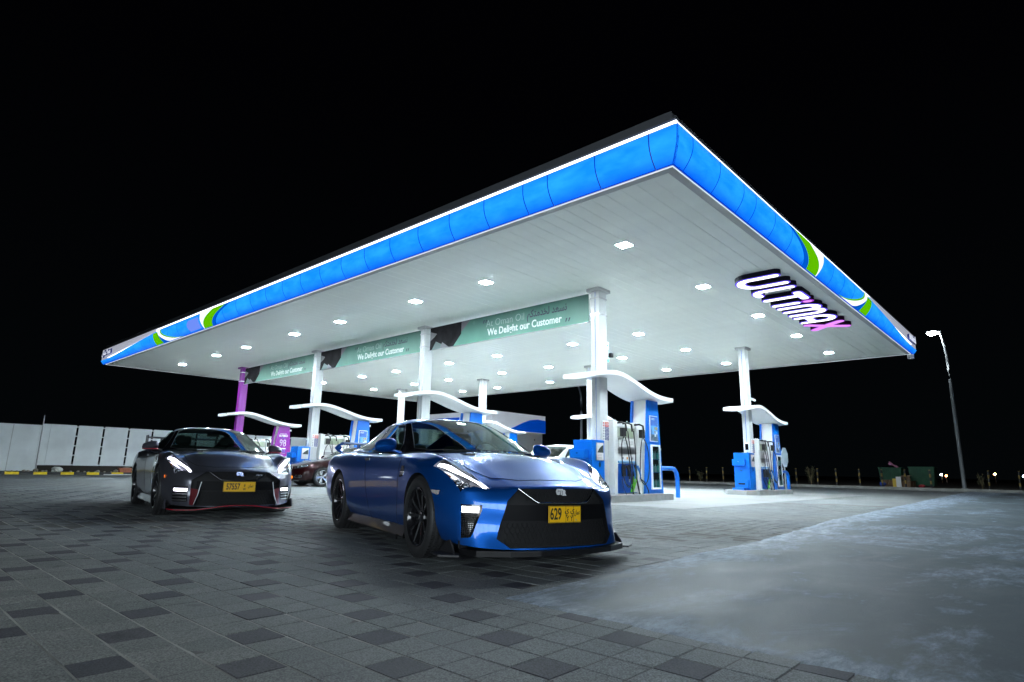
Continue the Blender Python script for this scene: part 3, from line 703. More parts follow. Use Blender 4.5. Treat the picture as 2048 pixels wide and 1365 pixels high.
names_f = ['white canopy column behind the blue sports car, carrying the right end of the nearest banner', 'white canopy column between the nearest and the middle green banner', 'white canopy column between the middle and the farthest green banner', 'purple canopy column at the far end of the green banners']
names_b = ['white column of the rearmost island at the right of the canopy', 'thin white column seen just behind the nearest banner column', 'white rear column above the windshield of the blue car', 'farthest white rear column, left above the roof of the blue car']
for k, a in enumerate(AX):
    c = make_column(names_f[k], cg, purple=(k == 3), clamps=True); c.location = CF(a, BX[0], GZ)
    c = make_column(names_b[k], cg); c.location = CF(a, BX[1], GZ)

def make_plinth():
    t = thing('island_plinth', 'x', 'plinth', (0, 0, 0), TH, 'low concrete plinths of the fuel islands')
    mb = MB(); mb.prism([(-1.15, -.25), (-.8, -.6), (2.6, -.6), (2.95, -.25), (2.95, .4), (2.6, .65), (-.8, .65), (-1.15, .4)], 'z', 0.0, 0.16); mb.build('concrete_kerb', CONC, t, bevel=0.012)
    mb = MB(); mb.prism([(-1.05, -.22), (-.77, -.54), (2.57, -.54), (2.86, -.22), (2.86, .38), (2.57, .6), (-.77, .6), (-1.05, .38)], 'z', 0.155, 0.168); mb.build('steel_top_plate', mat('plate_grey', (0.3, 0.31, 0.31), 0.6, noise=0.1), t)
    return t
WP = [(-.82, 3.10), (-.55, 3.15), (-.2, 3.20), (.1, 3.225), (.4, 3.21), (.75, 3.15), (1.15, 3.05), (1.55, 2.945), (1.95, 2.86), (2.3, 2.815), (2.65, 2.80), (3.03, 2.80)]
def spline(P, n=5):
    out = []
    for i in range(len(P)-1):
        p0 = P[max(i-1, 0)]; p1 = P[i]; p2 = P[i+1]; p3 = P[min(i+2, len(P)-1)]
        for k in range(n):
            t = k/n; out.append(tuple(0.5*((2*p1[d])+(-p0[d]+p2[d])*t+(2*p0[d]-5*p1[d]+4*p2[d]-p3[d])*t*t+(-p0[d]+3*p1[d]-3*p2[d]+p3[d])*t**3) for d in range(len(p1))))
    out.append(tuple(P[-1])); return out
def make_wave():
    t = thing('wave_roof', 'x', 'shelter roof', (0, 0, 0), TH, 'curved white wave roofs over the fuel pumps')
    S = spline([(x, z-.055) for x, z in WP], 4)
    top = [[(x, y, z+.055) for y in (-.47, -.1, .2, .55)] for x, z in S]
    bot = [[(x, y, z-.055-(0.05*(1-abs((y-.04)/.51)) if True else 0)) for y in (-.47, -.1, .2, .55)] for x, z in S]
    mb = MB(); mb.grid(top); mb.grid(bot, 0, True, None, True); mb.build('curved_sheet', WHITE, t)
    mb = MB()
    mb.grid([[(x, -.47, z+.055), (x, -.47, z-.055)] for x, z in S], 0, False); mb.grid([[(x, .55, z+.055), (x, .55, z-.055)] for x, z in S], 0, False)
    mb.grid([top[0], bot[0]], 0, False); mb.grid([top[-1], bot[-1]], 0, False); mb.build('edge_band', mat('wave_edge_white', (0.74, 0.75, 0.755), 0.25), t)
    return t
def make_tower(m, kind='blue'):
    t = thing('service_tower', 'x', 'service tower', (0, 0, 0), TH, 'tapered service towers between pump and guard rail')
    core = [(1.80, .16), (2.56, .16), (2.42, 2.74), (2.02, 2.74)]
    MB().prism(core, 'y', -.21, .22).build('core', WHITE, t)
    fp = [(1.70, .16), (2.68, .16), (2.50, 2.73), (1.94, 2.73)] if kind == 'blue' else [(1.72, 1.32), (2.2, 1.08), (2.66, 1.32), (2.50, 2.73), (1.94, 2.73)]
    for y0, y1 in ((-.26, -.21), (.22, .27)):
        MB().prism(fp, 'y', y0, y1).build('side_panel', m, t, bevel=0.006)
    if kind != 'blue':
        MB().prism([(1.70, .16), (2.68, .16), (2.665, 1.30), (2.2, 1.05), (1.715, 1.30)], 'y', -.25, -.21).build('white_panel', WHITE, t)
        W_ = emit('print_white', (0.75, 0.75, 0.8), 0.6)
        def L(s, size, x, z, mm, **k): lettering(s, size, mm, t, (x, -.268, z), (1, 0, 0), (0, 0, 1), 0.002, **k)
        L('ULTIMAX', .13, 2.21, 2.23, PAPER, bold=0.004, squeeze=.85)
        MB().box(2.03, 2.39, -.268, -.262, 2.325, 2.34).build('printed_line', PAPER, t)
        L('SUPER', .075, 2.21, 2.12, mat('print_blue', (0.1, 0.2, .75), .4), bold=0.001)
        L('98', .52, 2.2, 1.85, PAPER, bold=-0.012, squeeze=.72)
        MB().box(2.02, 2.38, -.268, -.262, 1.56, 1.61).build('printed_bar', PAPER, t)
        L('FUEL', .21, 2.2, 1.46, mat('print_blue', (0.1, 0.2, .75), .4), squeeze=.85)
        MB().box(2.02, 2.38, -.268, -.262, 1.33, 1.345).build('printed_line', PAPER, t)
    else:
        pm = bpy.data.materials.get('poster_print')
        # advert poster
        fr = thing_part = MB().box(2.00, 2.42, -.285, -.262, 1.58, 2.30).build('poster_frame', mat('frame_white', (0.8, 0.82, 0.84), 0.3), t, bevel=.004)
        MB().box(2.02, 2.40, -.291, -.2855, 2.02, 2.28).build('poster_sky', mat('poster_navy', (0.05, 0.13, 0.45), .3, noise=.4, nscale=5), fr)
        MB().box(2.02, 2.40, -.291, -.2855, 1.78, 2.02).build('poster_middle', mat('poster_blue', (0.10, 0.30, 0.62), .3, noise=.4, nscale=5), fr)
        MB().box(2.02, 2.40, -.291, -.2855, 1.60, 1.78).build('poster_road', mat('poster_grey', (0.12, 0.16, 0.22), .3, noise=.6, nscale=9), fr)
        for x, z, mm in ((2.20, 1.98, GREYP), (2.29, 1.98, mat('print_gold', (0.5, 0.33, .05), .4)), (2.20, 1.88, GREYP), (2.30, 1.86, PAPER), (2.22, 1.79, PAPER)):
            MB().box(x, x+.08, -.294, -.2915, z-.07, z+.01).build('poster_picture', mm, fr)
        for z in (2.22, 2.185): MB().box(2.06, 2.24, -.294, -.2915, z, z+.014).build('printed_line', PAPER, fr)
        # oil cabinet with bottles
        MB().box(2.02, 2.50, -.262, -.2605, .28, 1.50).build('cabinet_back', DARKNET, t)
        for (x0, x1, z0, z1) in ((2.02, 2.07, .28, 1.50), (2.45, 2.50, .28, 1.50), (2.07, 2.45, .28, .33), (2.07, 2.45, 1.45, 1.50)):
            MB().box(x0, x1, -.30, -.262, z0, z1).build('cabinet_frame', mat('frame_white', (0.8, 0.82, 0.84), 0.3), t)
        for z in (.72, 1.08): MB().box(2.07, 2.45, -.285, -.262, z, z+.02).build('cabinet_shelf', mat('shelf_blue', (0.02, .10, .3), .4), t)
        MB().box(2.07, 2.45, -.296, -.293, .33, 1.45).build('cabinet_glass', MATS.get('cab_glass') or glass_mat('cab_glass', (0.75, 0.85, 0.85), 0.0), t)
        BG = mat('oil_bottle_teal', (0.05, 0.30, 0.28), .3); BG2 = mat('oil_bottle_grey', (0.35, 0.42, 0.42), .3)
        for z in (.33, .74, 1.10):
            for q in range(3):
                x = 2.13+.12*q; mb = MB(); mb.box(x-.04, x+.04, -.285, -.265, z, z+.17); mb.box(x-.015, x+.015, -.282, -.268, z+.17, z+.21); mb.build('oil_bottle', BG if (q+int(z*10)) % 2 else BG2, t)
        for z in (.5, .95, 1.35): MB().box(2.50, 2.53, -.31, -.28, z, z+.06).build('cabinet_hinge', STEEL, t)
    MB().box(2.50, 2.52, -.05, .05, 2.55, 2.6).build('camera_bracket', STEEL, t)
    mb = MB(); mb.box(2.52, 2.74, -.045, .045, 2.50, 2.585); mb.build('security_camera', WHITE, t, bevel=.01)
    return t
HOSE = mat('fuel_hose', (0.012, 0.012, 0.014), 0.35)
def make_pump():
    t = thing('fuel_dispenser', 'x', 'fuel pump', (0, 0, 0), TH, 'white fuel dispensers with black hoses')
    for x0, x1, nm in ((.24, .42, 'end_pillar'), (1.36, 1.60, 'end_pillar')):
        # pillars taper slightly towards the foot
        MB().prism([(x0+.03, .168), (x1-.02, .168), (x1, 1.2), (x1, 2.03), (x0, 2.06), (x0, 1.2)], 'y', -.24, .24).build(nm, WHITE, t, bevel=0.015)
    MB().box(.42, 1.36, -.20, .20, 1.90, 2.03).build('head_box', WHITE, t, bevel=.01)
    MB().box(.42, 1.36, -.16, .16, .17, 1.90).build('inner_cabinet', WHITE, t)
    MB().box(.46, 1.34, -.19, -.16, 1.62, 1.89).build('display_surround', mat('display_grey', (0.33, 0.36, 0.30), .4), t, bevel=.01)
    MB().prism([(-.1905, 1.66), (-.20, 1.66), (-.194, 1.86), (-.1905, 1.86)], 'x', .60, 1.24).build('price_display', mat('display_face', (0.25, 0.30, 0.22), .2, emis=(.6, .75, .55), es=.12), t)
    MB().box(.56, 1.30, -.20, -.16, 1.38, 1.58).build('notice_board', PAPER, t, bevel=.004)
    for z in (1.54, 1.50, 1.46): MB().box(.78, 1.22, -.203, -.2005, z, z+.008).build('printed_line', GREYP, t)
    MB().box(.44, 1.34, -.215, -.16, 1.20, 1.33).build('keypad_shelf', STEEL, t, bevel=.01)
    MB().box(.44, 1.34, -.20, -.16, 1.02, 1.18).build('price_strip', PAPER, t)
    for x, mm in ((.70, GREYP), (.9, mat('print_orange', (.7, .25, .02), .4)), (1.0, GREYP), (1.16, GREYP)): MB().box(x, x+.06, -.204, -.2005, 1.06, 1.12).build('printed_mark', mm, t)
    MB().box(.48, 1.32, -.24, -.16, .96, 1.02).build('nozzle_hood', mat('hood_blue', (.15, .35, .6), .3), t, bevel=.01)
    MB().box(.43, 1.35, -.225, -.16, .20, .94).build('lower_panel', mat('lower_blue', (0.0, 0.06, 0.34), .35), t)
    MB().prism([(1.0, .22), (1.16, .22), (1.34, .52), (1.34, .80), (1.24, .78)], 'y', -.232, -.226).build('green_stripe', GREENP, t)
    MB().prism([(1.16, .22), (1.34, .22), (1.34, .52)], 'y', -.232, -.226).build('white_stripe', PAPER, t)
    for q, x in enumerate((.66, .92, 1.18)):
        nz = MB(); nz.box(x-.05, x+.05, -.30, -.225, .62, .92); nz.build('nozzle_boot', BLACK, t, bevel=.015)
        mb = MB(); mb.tube([(x, -.34, .90), (x+.02, -.38, .80), (x+.05, -.40, .66), (x+.07, -.38, .56)], [.035, .03, .022, .016], 8); mb.build('nozzle', BLACK if q == 0 else mat('nozzle_blue', (.02, .15, .45), .35), t)
        mb = MB(); mb.tube([(x+.07, -.38, .56), (x+.09, -.36, .48)], .012, 6); mb.build('nozzle_spout', STEEL, t)
    for x in (.46, .74, 1.32): # arms that carry the hoses
        mb = MB(); mb.tube([(x, -.20, 1.99), (x+.02, -.34, 2.0), (x+.10, -.40, 1.96), (x+.14, -.40, 1.78)], .026, 8); mb.build('hose_arm', BLACK, t)
    for x in (.50, 1.42): MB().box(x-.06, x+.10, -.40, -.30, 1.64, 1.86).build('hose_retractor', BLACK, t, bevel=.01)
    def hose(P, r=.0135): MB().tube(spline(P, 6), r, 7).build('fuel_hose', HOSE, t)
    hose([(.54, -.36, 1.64), (.40, -.38, 1.45), (.34, -.42, 1.0), (.42, -.42, .55), (.62, -.42, .35), (.78, -.40, .48), (.80, -.38, .72), (.72, -.36, 1.3), (.60, -.36, 1.62)])
    hose([(.66, -.40, 1.78), (.72, -.42, 1.3), (.82, -.42, .8), (.80, -.42, .30), (.98, -.42, .06), (1.12, -.42, .2), (1.10, -.40, .45), (1.04, -.38, .62)])
    hose([(.94, -.40, 1.80), (.98, -.42, 1.3), (1.00, -.40, .9), (.97, -.38, .86)])
    hose([(1.50, -.36, 1.64), (1.62, -.40, 1.4), (1.66, -.42, 1.0), (1.60, -.42, .60), (1.42, -.42, .42), (1.28, -.40, .52), (1.26, -.38, .74), (1.34, -.36, 1.3), (1.44, -.36, 1.64)])
    hose([(1.28, -.38, .56), (1.42, -.42, .45), (1.60, -.42, .2), (1.48, -.42, .02), (1.24, -.42, .10), (1.12, -.40, .3), (1.08, -.38, .5)])
    hose([(.60, -.24, .55), (.50, -.36, .30), (.62, -.40, .12), (.80, -.40, .14), (.86, -.38, .30), (.74, -.30, .42)], .009)
    for x in (.70, 1.28):
        mb = MB(); mb.tube([(x-.03, 0, 2.03), (x-.03, 0, 2.08), (x, 0, 2.10), (x+.03, 0, 2.08), (x+.03, 0, 2.03)], .008, 6); mb.build('lifting_eye', STEEL, t)
    return t
def make_box():
    t = thing('service_box', 'x', 'service cabinet', (0, 0, 0), TH, 'blue service cabinets beside the columns')
    MB().box(-.72, -.19, -.25, .30, .168, 1.50).build('cabinet_body', BLUEP, t, bevel=.008)
    MB().box(-.735, -.72, -.20, .26, .66, 1.02).build('drawer_front', BLUEP, t, bevel=.004)
    MB().box(-.88, -.72, -.15, .30, 1.04, 1.26).build('letter_hatch', BLUEP, t, bevel=.006)
    MB().box(-.86, -.72, -.21, .24, .26, .52).build('waste_hatch', BLUEP, t, bevel=.006)
    MB().box(-.868, -.858, -.12, .12, .36, .42).build('hatch_slot', DARKNET, t)
    MB().box(-.98, -.72, -.12, .30, .168, .25).build('foot_step', BLUEP, t, bevel=.006)
    MB().box(-.892, -.88, .05, .10, 1.16, 1.18).build('lock', CHROME, t); MB().box(-.745, -.735, .0, .09, .84, .86).build('drawer_handle', CHROME, t)
    f = MB().box(-.56, -.25, -.268, -.25, 1.0, 1.44).build('notice_frame', STEEL, t, bevel=.012)
    MB().box(-.545, -.265, -.273, -.2685, 1.015, 1.425).build('notice_sheet', PAPER, f)
    MB().prism([(-.53, 1.19), (-.28, 1.19), (-.28, 1.38), (-.36, 1.35), (-.46, 1.28)], 'y', -.278, -.2735).build('notice_picture', mat('notice_dark', (0.03, .04, .04), .4, noise=.6, nscale=20), f)
    for z in (1.15, 1.11, 1.07, 1.04): MB().box(-.52, -.34, -.2765, -.2735, z, z+.008).build('printed_line', GREYP, f)
    MB().prism([(-.44, .93), (-.40, .99), (-.36, .93), (-.37, .86), (-.40, .83), (-.43, .86)], 'y', -.254, -.2505).build('key_hole_plate', BLACK, t)
    MB().box(-.60, -.45, -.1, .05, 1.50, 1.51).build('top_sticker', mat('sticker_yellow', (.5, .5, .1), .4), t)
    return t
def make_guard():
    t = thing('guard_rail', 'x', 'guard rail', (0, 0, 0), TH, 'blue bent pipe guards at the island ends')
    P = [(2.72, 0, .84), (3.2, 0, .84), (3.72, 0, .84)]+[(3.72+.30*sin(radians(q)), 0, .84-.30*(1-cos(radians(q)))) for q in (18, 36, 54, 72, 90)]+[(4.02, 0, .3), (4.02, 0, -.01)]
    MB().tube(P, .062, 14).build('pipe', BLUEP, t)
    MB().lathe([(.0, .84), (.085, .84)], 14, 0, Matrix.Translation((2.70, 0, .84)) @ Matrix.Rotation(pi/2, 4, 'Y') @ Matrix.Translation((0, 0, -.84))).build('mounting_flange', BLUEP, t)
    return t
def make_codes():
    t = thing('pump_code_board', 'x', 'sign', (0, 0, 0), TH, 'coloured price boards on the columns')
    MB().box(-.09, .19, -.137, -.127, 1.50, 2.02).build('board', WHITE, t)
    cols = [mat('code_orange', (.65, .12, .06), .4), REDP]+[NAVY]*5
    for q, m in enumerate(cols):
        z = 1.955-.068*q
        MB().box(.015, .18, -.141, -.1375, z-.027, z+.03).build('price_row', m, t)
        MB().box(.035, .15, -.143, -.1415, z-.005, z+.008).build('printed_line', PAPER, t)
        MB().box(-.065, -.025, -.141, -.1375, z-.02, z+.02).build('row_symbol', REDP if q < 2 else GREYP, t)
    return t
def make_flag():
    t = thing('column_flag_sign', 'x', 'sign', (0, 0, 0), TH, 'small green and white signs high on the columns')
    MB().box(.18, .42, -.03, .03, 3.52, 4.06).build('sign_board', WHITE, t, bevel=.01)
    TEAL = mat('teal_print', (0.10, 0.50, 0.38), .4)
    MB().prism([(.19, 3.53), (.41, 3.53), (.41, 3.90), (.36, 3.84), (.40, 3.72), (.33, 3.62), (.24, 3.60), (.19, 3.62)], 'y', -.036, -.0305).build('teal_field', TEAL, t)
    MB().box(.24, .30, -.036, -.0305, 3.95, 3.99).build('sign_mark', TEAL, t); MB().box(.32, .38, -.036, -.0305, 3.94, 4.0).build('sign_mark', TEAL, t)
    return t
def make_cam(kind):
    t = thing('security_camera', 'x', 'camera', (0, 0, 0), TH)
    MB().tube([(.17, -.05, 3.58), (.26, -.10, 3.60), (.30, -.14, 3.64)], .02, 8).build('bracket', WHITE, t)
    if kind: MB().box(.24, .34, -.22, -.12, 3.62, 3.74).build('camera_body', BLACK, t, bevel=.01)
    else: MB().tube([(.30, -.06, 3.66), (.62, -.10, 3.62)], .045, 10).build('camera_body', WHITE, t)
    return t
where = {(0, 0): 'nearest island', (1, 0): 'island behind the blue car roof', (2, 0): 'island behind the maroon car', (3, 0): 'purple island', (0, 1): 'rear right island', (1, 1): 'island behind the nearest column', (2, 1): 'rear island in front of the shop'}
lab = {'plinth': 'grey concrete plinth of the %s', 'wave': 'curved white wave roof of the %s', 'tower': 'tapered %s service tower of the %s', 'pump': 'white fuel pump with black hoses on the %s', 'box': 'blue service cabinet beside the column of the %s', 'guard': 'blue bent pipe guard at the end of the %s', 'codes': 'red and navy price board on the column of the %s'}
protos = {}
def place(key, maker, k, r, label):
    if key not in protos: o = maker(); protos[key] = o
    else: o = dup(protos[key])
    o['label'] = label; o.location = CF(AX[k], BX[r], GZ)
    if key in ('tower', 'pump', 'box', 'codes'): o.scale = (1, 1, .978)
    return o
for (k, r), wname in where.items():
    place('plinth', make_plinth, k, r, lab['plinth'] % wname); place('wave', make_wave, k, r, lab['wave'] % wname)
    if (k, r) == (3, 0):
        o = make_tower(PURPLE, 'purple'); o['label'] = 'purple service tower printed ULTIMAX 98 FUEL'; o.scale = (1, 1, .978); o.location = CF(AX[k], BX[r], GZ)
    else: place('tower', lambda: make_tower(BLUEP), k, r, lab['tower'] % ('blue', wname))
    place('pump', make_pump, k, r, lab['pump'] % wname)
    if (k, r) != (3, 0): place('box', make_box, k, r, lab['box'] % wname)
    if (k, r) in ((0, 0), (0, 1)): place('guard', make_guard, k, r, lab['guard'] % wname)
    if (k, r) in ((0, 0), (0, 1), (2, 0)): place('codes', make_codes, k, r, lab['codes'] % wname)
place('flag', make_flag, 0, 0, 'green and white flag sign on the nearest banner column')
place('flag', make_flag, 0, 1, 'green and white flag sign on the rear right column')
o = make_cam(1); o.location = CF(AX[0], BX[0], GZ); o['label'] = 'black security camera on the nearest banner column'
o = make_cam(0); o.location = CF(AX[0], BX[1], GZ-.15); o['label'] = 'white security camera on the rear right column'
# octagonal board and bin post at the rear right island
t = thing('octagonal_board', 'pale octagonal board standing at the rear right island', 'sign', CF(AX[0], BX[1], GZ), TH)
oc = [(3.72+.42*cos(radians(22.5+45*q)), 1.42+.42*sin(radians(22.5+45*q))) for q in range(8)]
MB().prism(oc, 'y', -.02, .0).build('board', mat('octagon_grey', (0.42, 0.52, 0.58), .4), t); MB().tube([(3.72, .02, .1), (3.72, .02, 1.1)], .03, 8).build('post', STEEL, t)
t = thing('marker_post', 'short red and white post beside the rear right island', 'post', CF(AX[0], BX[1], GZ), TH)
for q in range(4): MB().tube([(3.35, .1, .0+.16*q), (3.35, .1, .16+.16*q)], .055, 10).build('post_band', [WHITE, REDP][q % 2], t)
# small card reader on the rear right column
t = thing('card_reader', 'small black card reader on the rear right column', 'card reader', CF(AX[0], BX[1], GZ), TH)
MB().box(-.24, -.175, -.10, .06, 1.52, 1.86).build('reader_body', WHITE, t, bevel=.01); MB().box(-.252, -.24, -.08, .04, 1.58, 1.80).build('reader_screen', BLACKG, t)

# banners
def banner_mat():
    m = bpy.data.materials.new('banner_print'); m.use_nodes = True; nt = m.node_tree; N = nt.nodes; L = nt.links; p = N['Principled BSDF']; p.inputs['Roughness'].default_value = .5
    tc = N.new('ShaderNodeTexCoord'); sx = N.new('ShaderNodeSeparateXYZ'); L.new(tc.outputs['Object'], sx.inputs[0])
    nz = N.new('ShaderNodeTexNoise'); nz.inputs['Scale'].default_value = 1.3; nz.inputs['Detail'].default_value = 2; L.new(tc.outputs['Object'], nz.inputs['Vector'])
    vo = N.new('ShaderNodeTexVoronoi'); vo.inputs['Scale'].default_value = 2.6; L.new(tc.outputs['Object'], vo.inputs['Vector'])
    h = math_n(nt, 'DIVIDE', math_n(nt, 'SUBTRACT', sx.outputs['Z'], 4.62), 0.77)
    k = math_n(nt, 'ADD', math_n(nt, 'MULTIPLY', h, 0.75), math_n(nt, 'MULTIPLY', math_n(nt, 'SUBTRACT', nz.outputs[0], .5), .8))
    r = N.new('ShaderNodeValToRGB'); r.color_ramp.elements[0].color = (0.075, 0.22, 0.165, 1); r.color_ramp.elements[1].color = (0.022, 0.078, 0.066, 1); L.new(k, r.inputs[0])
    bk = math_n(nt, 'MULTIPLY', math_n(nt, 'LESS_THAN', vo.outputs['Distance'], .16), .18)
    mx = N.new('ShaderNodeMix'); mx.data_type = 'RGBA'; L.new(bk, mx.inputs[0]); L.new(r.outputs[0], mx.inputs[6]); mx.inputs[7].default_value = (.12, .25, .2, 1)
    L.new(mx.outputs[2], p.inputs['Base Color']); return m
BANM = banner_mat(); BDK = mat('banner_dark', (0.012, 0.011, 0.013), .7, noise=.5, nscale=3, spec=.1); BPK = mat('banner_mauve', (.10, .09, .105), .5); BLT = mat('banner_facet', (.08, .13, .125), .5); BLT2 = mat('banner_facet_grey', (.12, .12, .13), .5)
BTX = mat('banner_white_text', (.5, .57, .55), .5); BTL = mat('banner_thin_text', (.2, .30, .27), .5); BTN = mat('banner_navy_text', (.012, .02, .04), .5)
bl = ['green customer banner nearest to the camera, readable in full', 'middle green customer banner between two white columns', 'farthest green customer banner ending at the purple column']
for q, (a0, a1) in enumerate(((4.88, 11.33), (11.86, 18.3), (18.86, 25.3))):
    t = thing('column_banner', bl[q], 'banner', CF(0, 0, 0), TH, 'green banners hung between the front columns')
    X = 4.66; zt, zb = 5.385, 4.63
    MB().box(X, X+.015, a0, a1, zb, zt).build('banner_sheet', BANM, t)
    mb = MB(); mb.tube([(X+.02, a0-.1, zt+.005), (X+.02, a1+.1, zt+.005)], .012, 6); mb.tube([(X+.02, a0-.1, zb-.005), (X+.02, a1+.1, zb-.005)], .012, 6); mb.build('tension_cord', STEEL, t)
    def PL(poly, m, e, nm): MB().prism([(y, z) for y, z in poly], 'x', X-e-.001, X-e).build(nm, m, t)
    PL([(a1, zt), (a1-1.52, zt), (a1-1.52, zb+.36), (a1-1.16, zb), (a1, zb)], BDK, .001, 'dark_picture')
    PL([(a1-1.52, zt), (a1-1.94, zt), (a1-1.52, zb+.42)], BPK, .001, 'mauve_facet')
    PL([(a1-.1, zb), (a1-.30, zb+.26), (a1-.85, zb+.03), (a1-.6, zb)], BLT, .003, 'picture_facet'); PL([(a1, zb+.3), (a1-.22, zb+.42), (a1-.34, zb+.52), (a1, zb+.62)], BLT2, .003, 'picture_facet'); PL([(a1-.95, zb), (a1-.62, zb+.2), (a1-.5, zb)], BLT2, .004, 'picture_facet')
    def L(s, size, y, z, m, **k): lettering(s, size, m, t, (X-.0045, y, z), (0, -1, 0), (0, 0, 1), .0005, **k)
    L('At Oman Oil', .31, a1-3.42, 5.13, BTL, bold=-.003, squeeze=.95)
    L('We Delight our Customer', .30, a1-4.13, 4.85, BTX, bold=.006, squeeze=.875)
    L(AR_SERVE, .30, a1-5.02, 5.16, BTN, bold=.006, squeeze=.82)
    PL([(a1-2.50, 5.17), (a1-2.53, 5.17), (a1-2.58, 5.27), (a1-2.53, 5.27)], BTN, .004, 'quote_mark'); PL([(a1-2.60, 5.17), (a1-2.63, 5.17), (a1-2.68, 5.27), (a1-2.63, 5.27)], BTN, .004, 'quote_mark')
    PL([(a1-5.68, 4.74), (a1-5.71, 4.74), (a1-5.76, 4.84), (a1-5.71, 4.84)], BTN, .004, 'quote_mark'); PL([(a1-5.78, 4.74), (a1-5.81, 4.74), (a1-5.86, 4.84), (a1-5.81, 4.84)], BTN, .004, 'quote_mark')

# ================================================================ SHOP, FENCE, BACKGROUND
t = thing('station_shop', 'white shop with a blue wave band seen behind the blue car', 'building', CF(26.9, 23.7, .05), TH)
SHW = mat('shop_cladding_painted_glow', (0.60, 0.63, 0.66), .5, noise=.05, nscale=1, emis=(.8, .88, 1.0), es=.28); SHG = mat('shop_wall', (0.42, 0.43, 0.42), .7)  # cladding emits faintly: the light on the wall is put into its material
# local: x along b (0..6.2), y along a (0..8); fascia faces -y and -x
MB().box(.15, 6.0, .15, 8, 0, 3.7).build('wall', SHG, t)
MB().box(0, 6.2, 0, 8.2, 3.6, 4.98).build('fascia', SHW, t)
WB = mat('shop_wave_blue_glow', (0.0, 0.07, 0.42), .35, emis=(0, .06, .5), es=.5)  # wave band also brightened by a glow in its own colour
wp = [(1.6, 3.62), (6.2, 3.62), (6.2, 4.62), (5.2, 4.66), (4.3, 4.55), (3.4, 4.28), (2.5, 3.92)]
MB().prism(wp, 'y', -.03, 0.0).build('wave_band', WB, t)
MB().box(-.03, 0, 3.5, 8.2, 3.9, 4.6).build('wave_band', WB, t)
MB().box(5.0, 5.06, .1, .15, 3.0, 3.1).build('wall_lamp', BLACK, t)
MB().box(.8, 2.2, .1, .15, 0, 2.4).build('door', mat('shop_door_glass', (.03, .05, .06), .1), t)

FENW = mat('hoarding_sheet', (0.70, 0.75, 0.76), .6, noise=.13, nscale=.9, bump=.1, bscale=2); 
fence = thing('hoarding_fence', 'tall pale sheet hoarding behind the dark car at the left', 'fence', CF(38, 0, .1), TH)
MB().box(-16, -.72, 0, .03, .12, 2.62).build('fence_sheet', FENW, fence); MB().box(-.70, -.352, -.02, .01, .44, 2.70).build('fence_sheet', FENW, fence); MB().box(-2.0, -1.97, -.006, .0, .15, 2.6).build('sheet_seam', TRIM, fence); MB().box(-5.2, -5.17, -.006, .0, .15, 2.6).build('sheet_seam', TRIM, fence)
me = MB().box(-.602, .602, -.02, .01, .44, 2.70).mesh('fence_sheet', FENW); fixn(me)
for k in range(17):
    x = .92-.652+1.305*k-.0
    o = bpy.data.objects.new('fence_sheet', me); link(o, fence); o.location = (x-.01, random.uniform(-.006, .006), random.uniform(-.01, .01))
for z in (1.02, 1.55, 2.09, 2.62, .48): MB().box(-.7, 21.5, .012, .06, z-.03, z+.03).build('rail', FENW, fence)
MB().tube([(-.7, -.03, .1), (-.72, -.03, 3.16)], .03, 8).build('post', STEEL, fence)
mb = MB(); mb.box(-.7, 22, .2, .25, 0, .5); mb.build('earth_strip', SOIL, fence)
# rubble, stones and flower pots along the fence foot
TERRA = mat('terracotta', (0.36, 0.12, 0.07), .8, noise=.2, nscale=8); ROCK = mat('rubble_stone', (0.30, 0.27, 0.22), .9, noise=.4, nscale=6, bump=.6, bscale=20); PLB = mat('plastic_bag', (0.6, 0.62, 0.58), .6, noise=.2)
def rock(name, lab_, p, s, m, cat='stone', seed=0, group=None):
    r = random.Random(seed); bm = bmesh.new(); bmesh.ops.create_icosphere(bm, subdivisions=2, radius=1)
    for v in bm.verts: v.co *= 1+r.uniform(-.22, .22); v.co.x *= s[0]; v.co.y *= s[1]; v.co.z *= s[2]
    me = bpy.data.meshes.new(name); bm.to_mesh(me); bm.free(); me.materials.append(m); o = mobj(name, me, None, p, r.uniform(0, 3)); tag(o, lab_, cat, group); return o
rock('white_sack', 'pale crumpled sack lying at the foot of the fence', CF(37.4, .15, .30), (.26, .2, .16), PLB, 'sack', 5)
rr_ = random.Random(9)
st_ = []
for q in range(26):
    b = -2.4+q*.27+rr_.uniform(-.1, .1)
    if abs(b-.15) < .35 or b > 3.0: continue
    st_.append((b, rr_.uniform(.04, .13), rr_.uniform(0, .3), q))
near_ = lambda b: 'left of the steel pole' if b < -.72 else 'between the pole and the white sack' if b < .15 else 'right of the white sack' if b < 1.9 else 'just left of the terracotta troughs'
seen_ = {}
for b, s, da, q in st_:
    w_ = near_(b); n_ = seen_.get(w_, 0); seen_[w_] = n_+1
    lab_ = '%s brown stone under the fence, %s one %s' % ('small' if s < .07 else 'middling' if s < .1 else 'large', ['first', 'second', 'third', 'fourth', 'fifth', 'sixth', 'seventh', 'eighth'][n_ % 8], w_)
    rock('rubble_stone', lab_, CF(37.3+da, b, .2+s*.4), (s*1.3, s, s*.8), ROCK, 'stone', q, 'stones in the rubble under the fence')
for q, b in enumerate((3.42, 4.32)):
    t = thing('flower_pot', ['left terracotta trough on the painted kerb', 'right terracotta trough on the painted kerb, beside the dark car'][q], 'flower pot', CF(37.2, b, .17), TH, 'terracotta troughs on the kerb')
    mb = MB(); mb.prism([(-.30, 0), (.30, 0), (.36, .26), (-.36, .26)], 'y', -.14, .14); mb.build('trough', TERRA, t, bevel=.01); MB().box(-.38, .38, -.16, .16, .24, .28).build('rim', TERRA, t, bevel=.008); MB().sphere((.05, 0, .26), .12, 8, 0, (2, 1, .5)).build('soil', ROCK, t)
